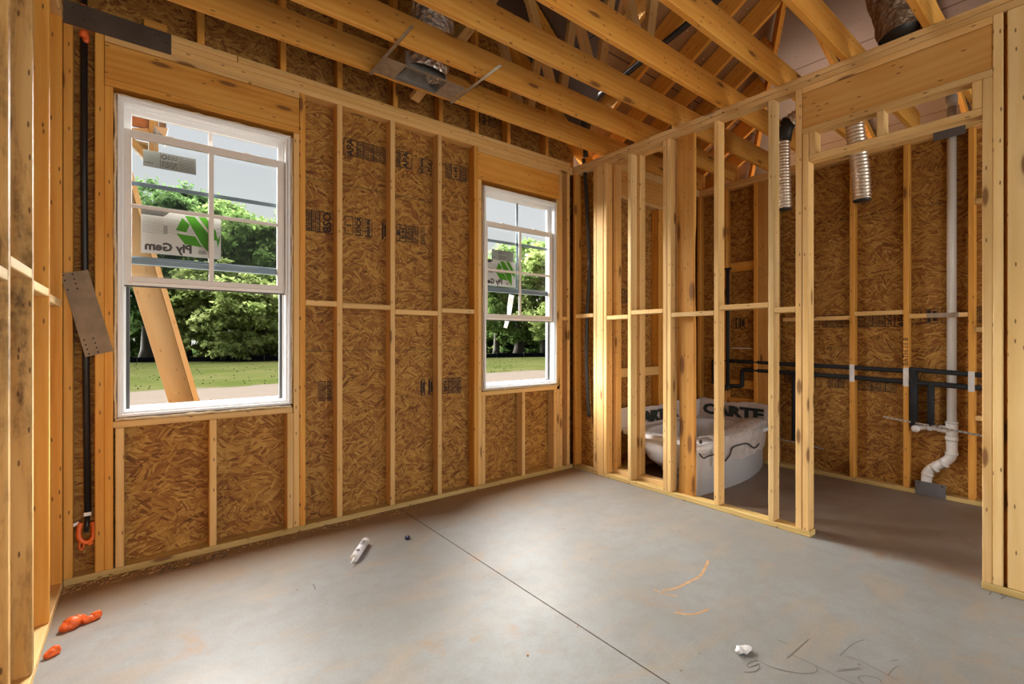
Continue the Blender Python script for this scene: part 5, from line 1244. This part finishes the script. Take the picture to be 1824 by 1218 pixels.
# understorey behind the trunks
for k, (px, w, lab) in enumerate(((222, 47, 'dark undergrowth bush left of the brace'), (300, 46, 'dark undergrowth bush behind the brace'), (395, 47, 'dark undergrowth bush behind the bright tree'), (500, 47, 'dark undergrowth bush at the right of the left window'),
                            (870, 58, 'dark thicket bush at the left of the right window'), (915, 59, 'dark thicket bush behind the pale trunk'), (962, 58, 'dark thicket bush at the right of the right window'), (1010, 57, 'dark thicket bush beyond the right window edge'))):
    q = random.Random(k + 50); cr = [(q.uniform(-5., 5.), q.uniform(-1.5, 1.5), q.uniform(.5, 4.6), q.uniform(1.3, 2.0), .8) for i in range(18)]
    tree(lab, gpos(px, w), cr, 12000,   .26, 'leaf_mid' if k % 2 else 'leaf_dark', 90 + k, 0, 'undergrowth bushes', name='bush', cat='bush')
# grass tufts on the field, as far as one can make out blades
rg = np.random.default_rng(5); mb = MB(); vs = []; fs = []
n = 2200
for i in range(n):
    if i < 1800: y = rg.uniform(3., 10.4); ok = rg.random() < .5
    else: y = 14.8 + 21 * rg.random() ** 1.3; ok = True
    x = -CX + (rg.uniform(-.16, .34) if rg.random() < .55 else rg.uniform(.62, 1.02)) * (y + D)
    if not ok: continue
    h = rg.uniform(.025, .06) if y > 10.5 else rg.uniform(.03, .09)
    for b_ in range(4):
        an = rg.uniform(0, PI * 2); dx, dy = math.cos(an) * h * .55, math.sin(an) * h * .55; wx, wy = -math.sin(an) * .012 * (1 + y / 14), math.cos(an) * .012 * (1 + y / 14)
        j = len(vs); vs += [(x - wx, y - wy, GZ), (x + wx, y + wy, GZ), (x + dx, y + dy, GZ + h)]; fs.append((j, j + 1, j + 2))
mb.add(vs, fs); tag(mb.build('grass', 'grass', loc=(0, 15, GZ)), 'short tufts of field grass on both sides of the dirt track', 'grass', None, 'stuff')

# ================================================================== LIGHT, SKY, CAMERA
sc = bpy.context.scene
wd = bpy.data.worlds.new('sky'); sc.world = wd; wd.use_nodes = True; nt = wd.node_tree; nt.nodes.clear()
o = nt.nodes.new('ShaderNodeOutputWorld'); bg = nt.nodes.new('ShaderNodeBackground'); tc = nt.nodes.new('ShaderNodeTexCoord'); sp = nt.nodes.new('ShaderNodeSeparateXYZ'); rp = nt.nodes.new('ShaderNodeValToRGB')
nt.links.new(tc.outputs['Generated'], sp.inputs[0]); nt.links.new(sp.outputs[2], rp.inputs[0])
e = rp.color_ramp.elements; e[0].position = 0.; e[0].color = (.72, .71, .69, 1); e[1].position = .55; e[1].color = (.56, .60, .66, 1); x_ = e.new(.18); x_.color = (.70, .70, .70, 1)
nt.links.new(rp.outputs[0], bg.inputs[0]); bg.inputs[1].default_value = SKY; nt.links.new(bg.outputs[0], o.inputs[0])
def light(typ, name, loc, rotE, energy, col=(1, 1, 1), **kw):
    l = bpy.data.lights.new(name, typ); l.energy = energy; l.color = col
    for k, v in kw.items(): setattr(l, k, v)
    ob = bpy.data.objects.new(name, l); C.objects.link(ob); ob.location = loc; ob.rotation_euler = rotE; return ob
# hazy daylight from the front of the house
s = light('SUN', 'hazy_sun', (0, 20, 20), (0, 0, 0), SUN, (1, .975, .94), angle=SUN_ANG)
s.rotation_euler = Vector((.10, -.86, -.48)).to_track_quat('-Z', 'Y').to_euler()
# added area lamps filling the room from behind the viewer
l = light('AREA', 'opening_behind', (1.6, -6.5, 1.0), (0, 0, 0), AR1, (1, .97, .93), shape='RECTANGLE', size=3.2, size_y=2.2)
l.rotation_euler = Vector((-3.2, 4.6, 1.0)).to_track_quat('-Z', 'Y').to_euler()
l2 = light('AREA', 'opening_left', (-2.9, -6.6, 1.3), (0, 0, 0), AR2, (1, .98, .95), shape='RECTANGLE', size=2.0, size_y=2.2)
l2.rotation_euler = Vector((.25, .95, 0.)).to_track_quat('-Z', 'Y').to_euler()
cam = bpy.data.cameras.new('camera'); co = bpy.data.objects.new('camera', cam); C.objects.link(co); sc.camera = co
cam.sensor_fit = 'HORIZONTAL'; cam.sensor_width = 36.; cam.lens = F / 1824 * 36; cam.shift_y = -(609 - Y0) / 1824; cam.clip_start = .05; cam.clip_end = 500
co.location = EYE; co.rotation_euler = (PI / 2, 0, -PSI)
vs_ = sc.view_settings; vs_.view_transform = 'Standard'; vs_.look = 'None'; vs_.gamma = 1; vs_.exposure = EXPO; vs_.use_curve_mapping = False
sc.cycles.max_bounces = 10; sc.cycles.diffuse_bounces = 6; sc.cycles.glossy_bounces = 4; sc.cycles.transparent_max_bounces = 16; sc.cycles.use_denoising = True
sc.cycles.caustics_reflective = False; sc.cycles.caustics_refractive = False; sc.cycles.sample_clamp_indirect = 8
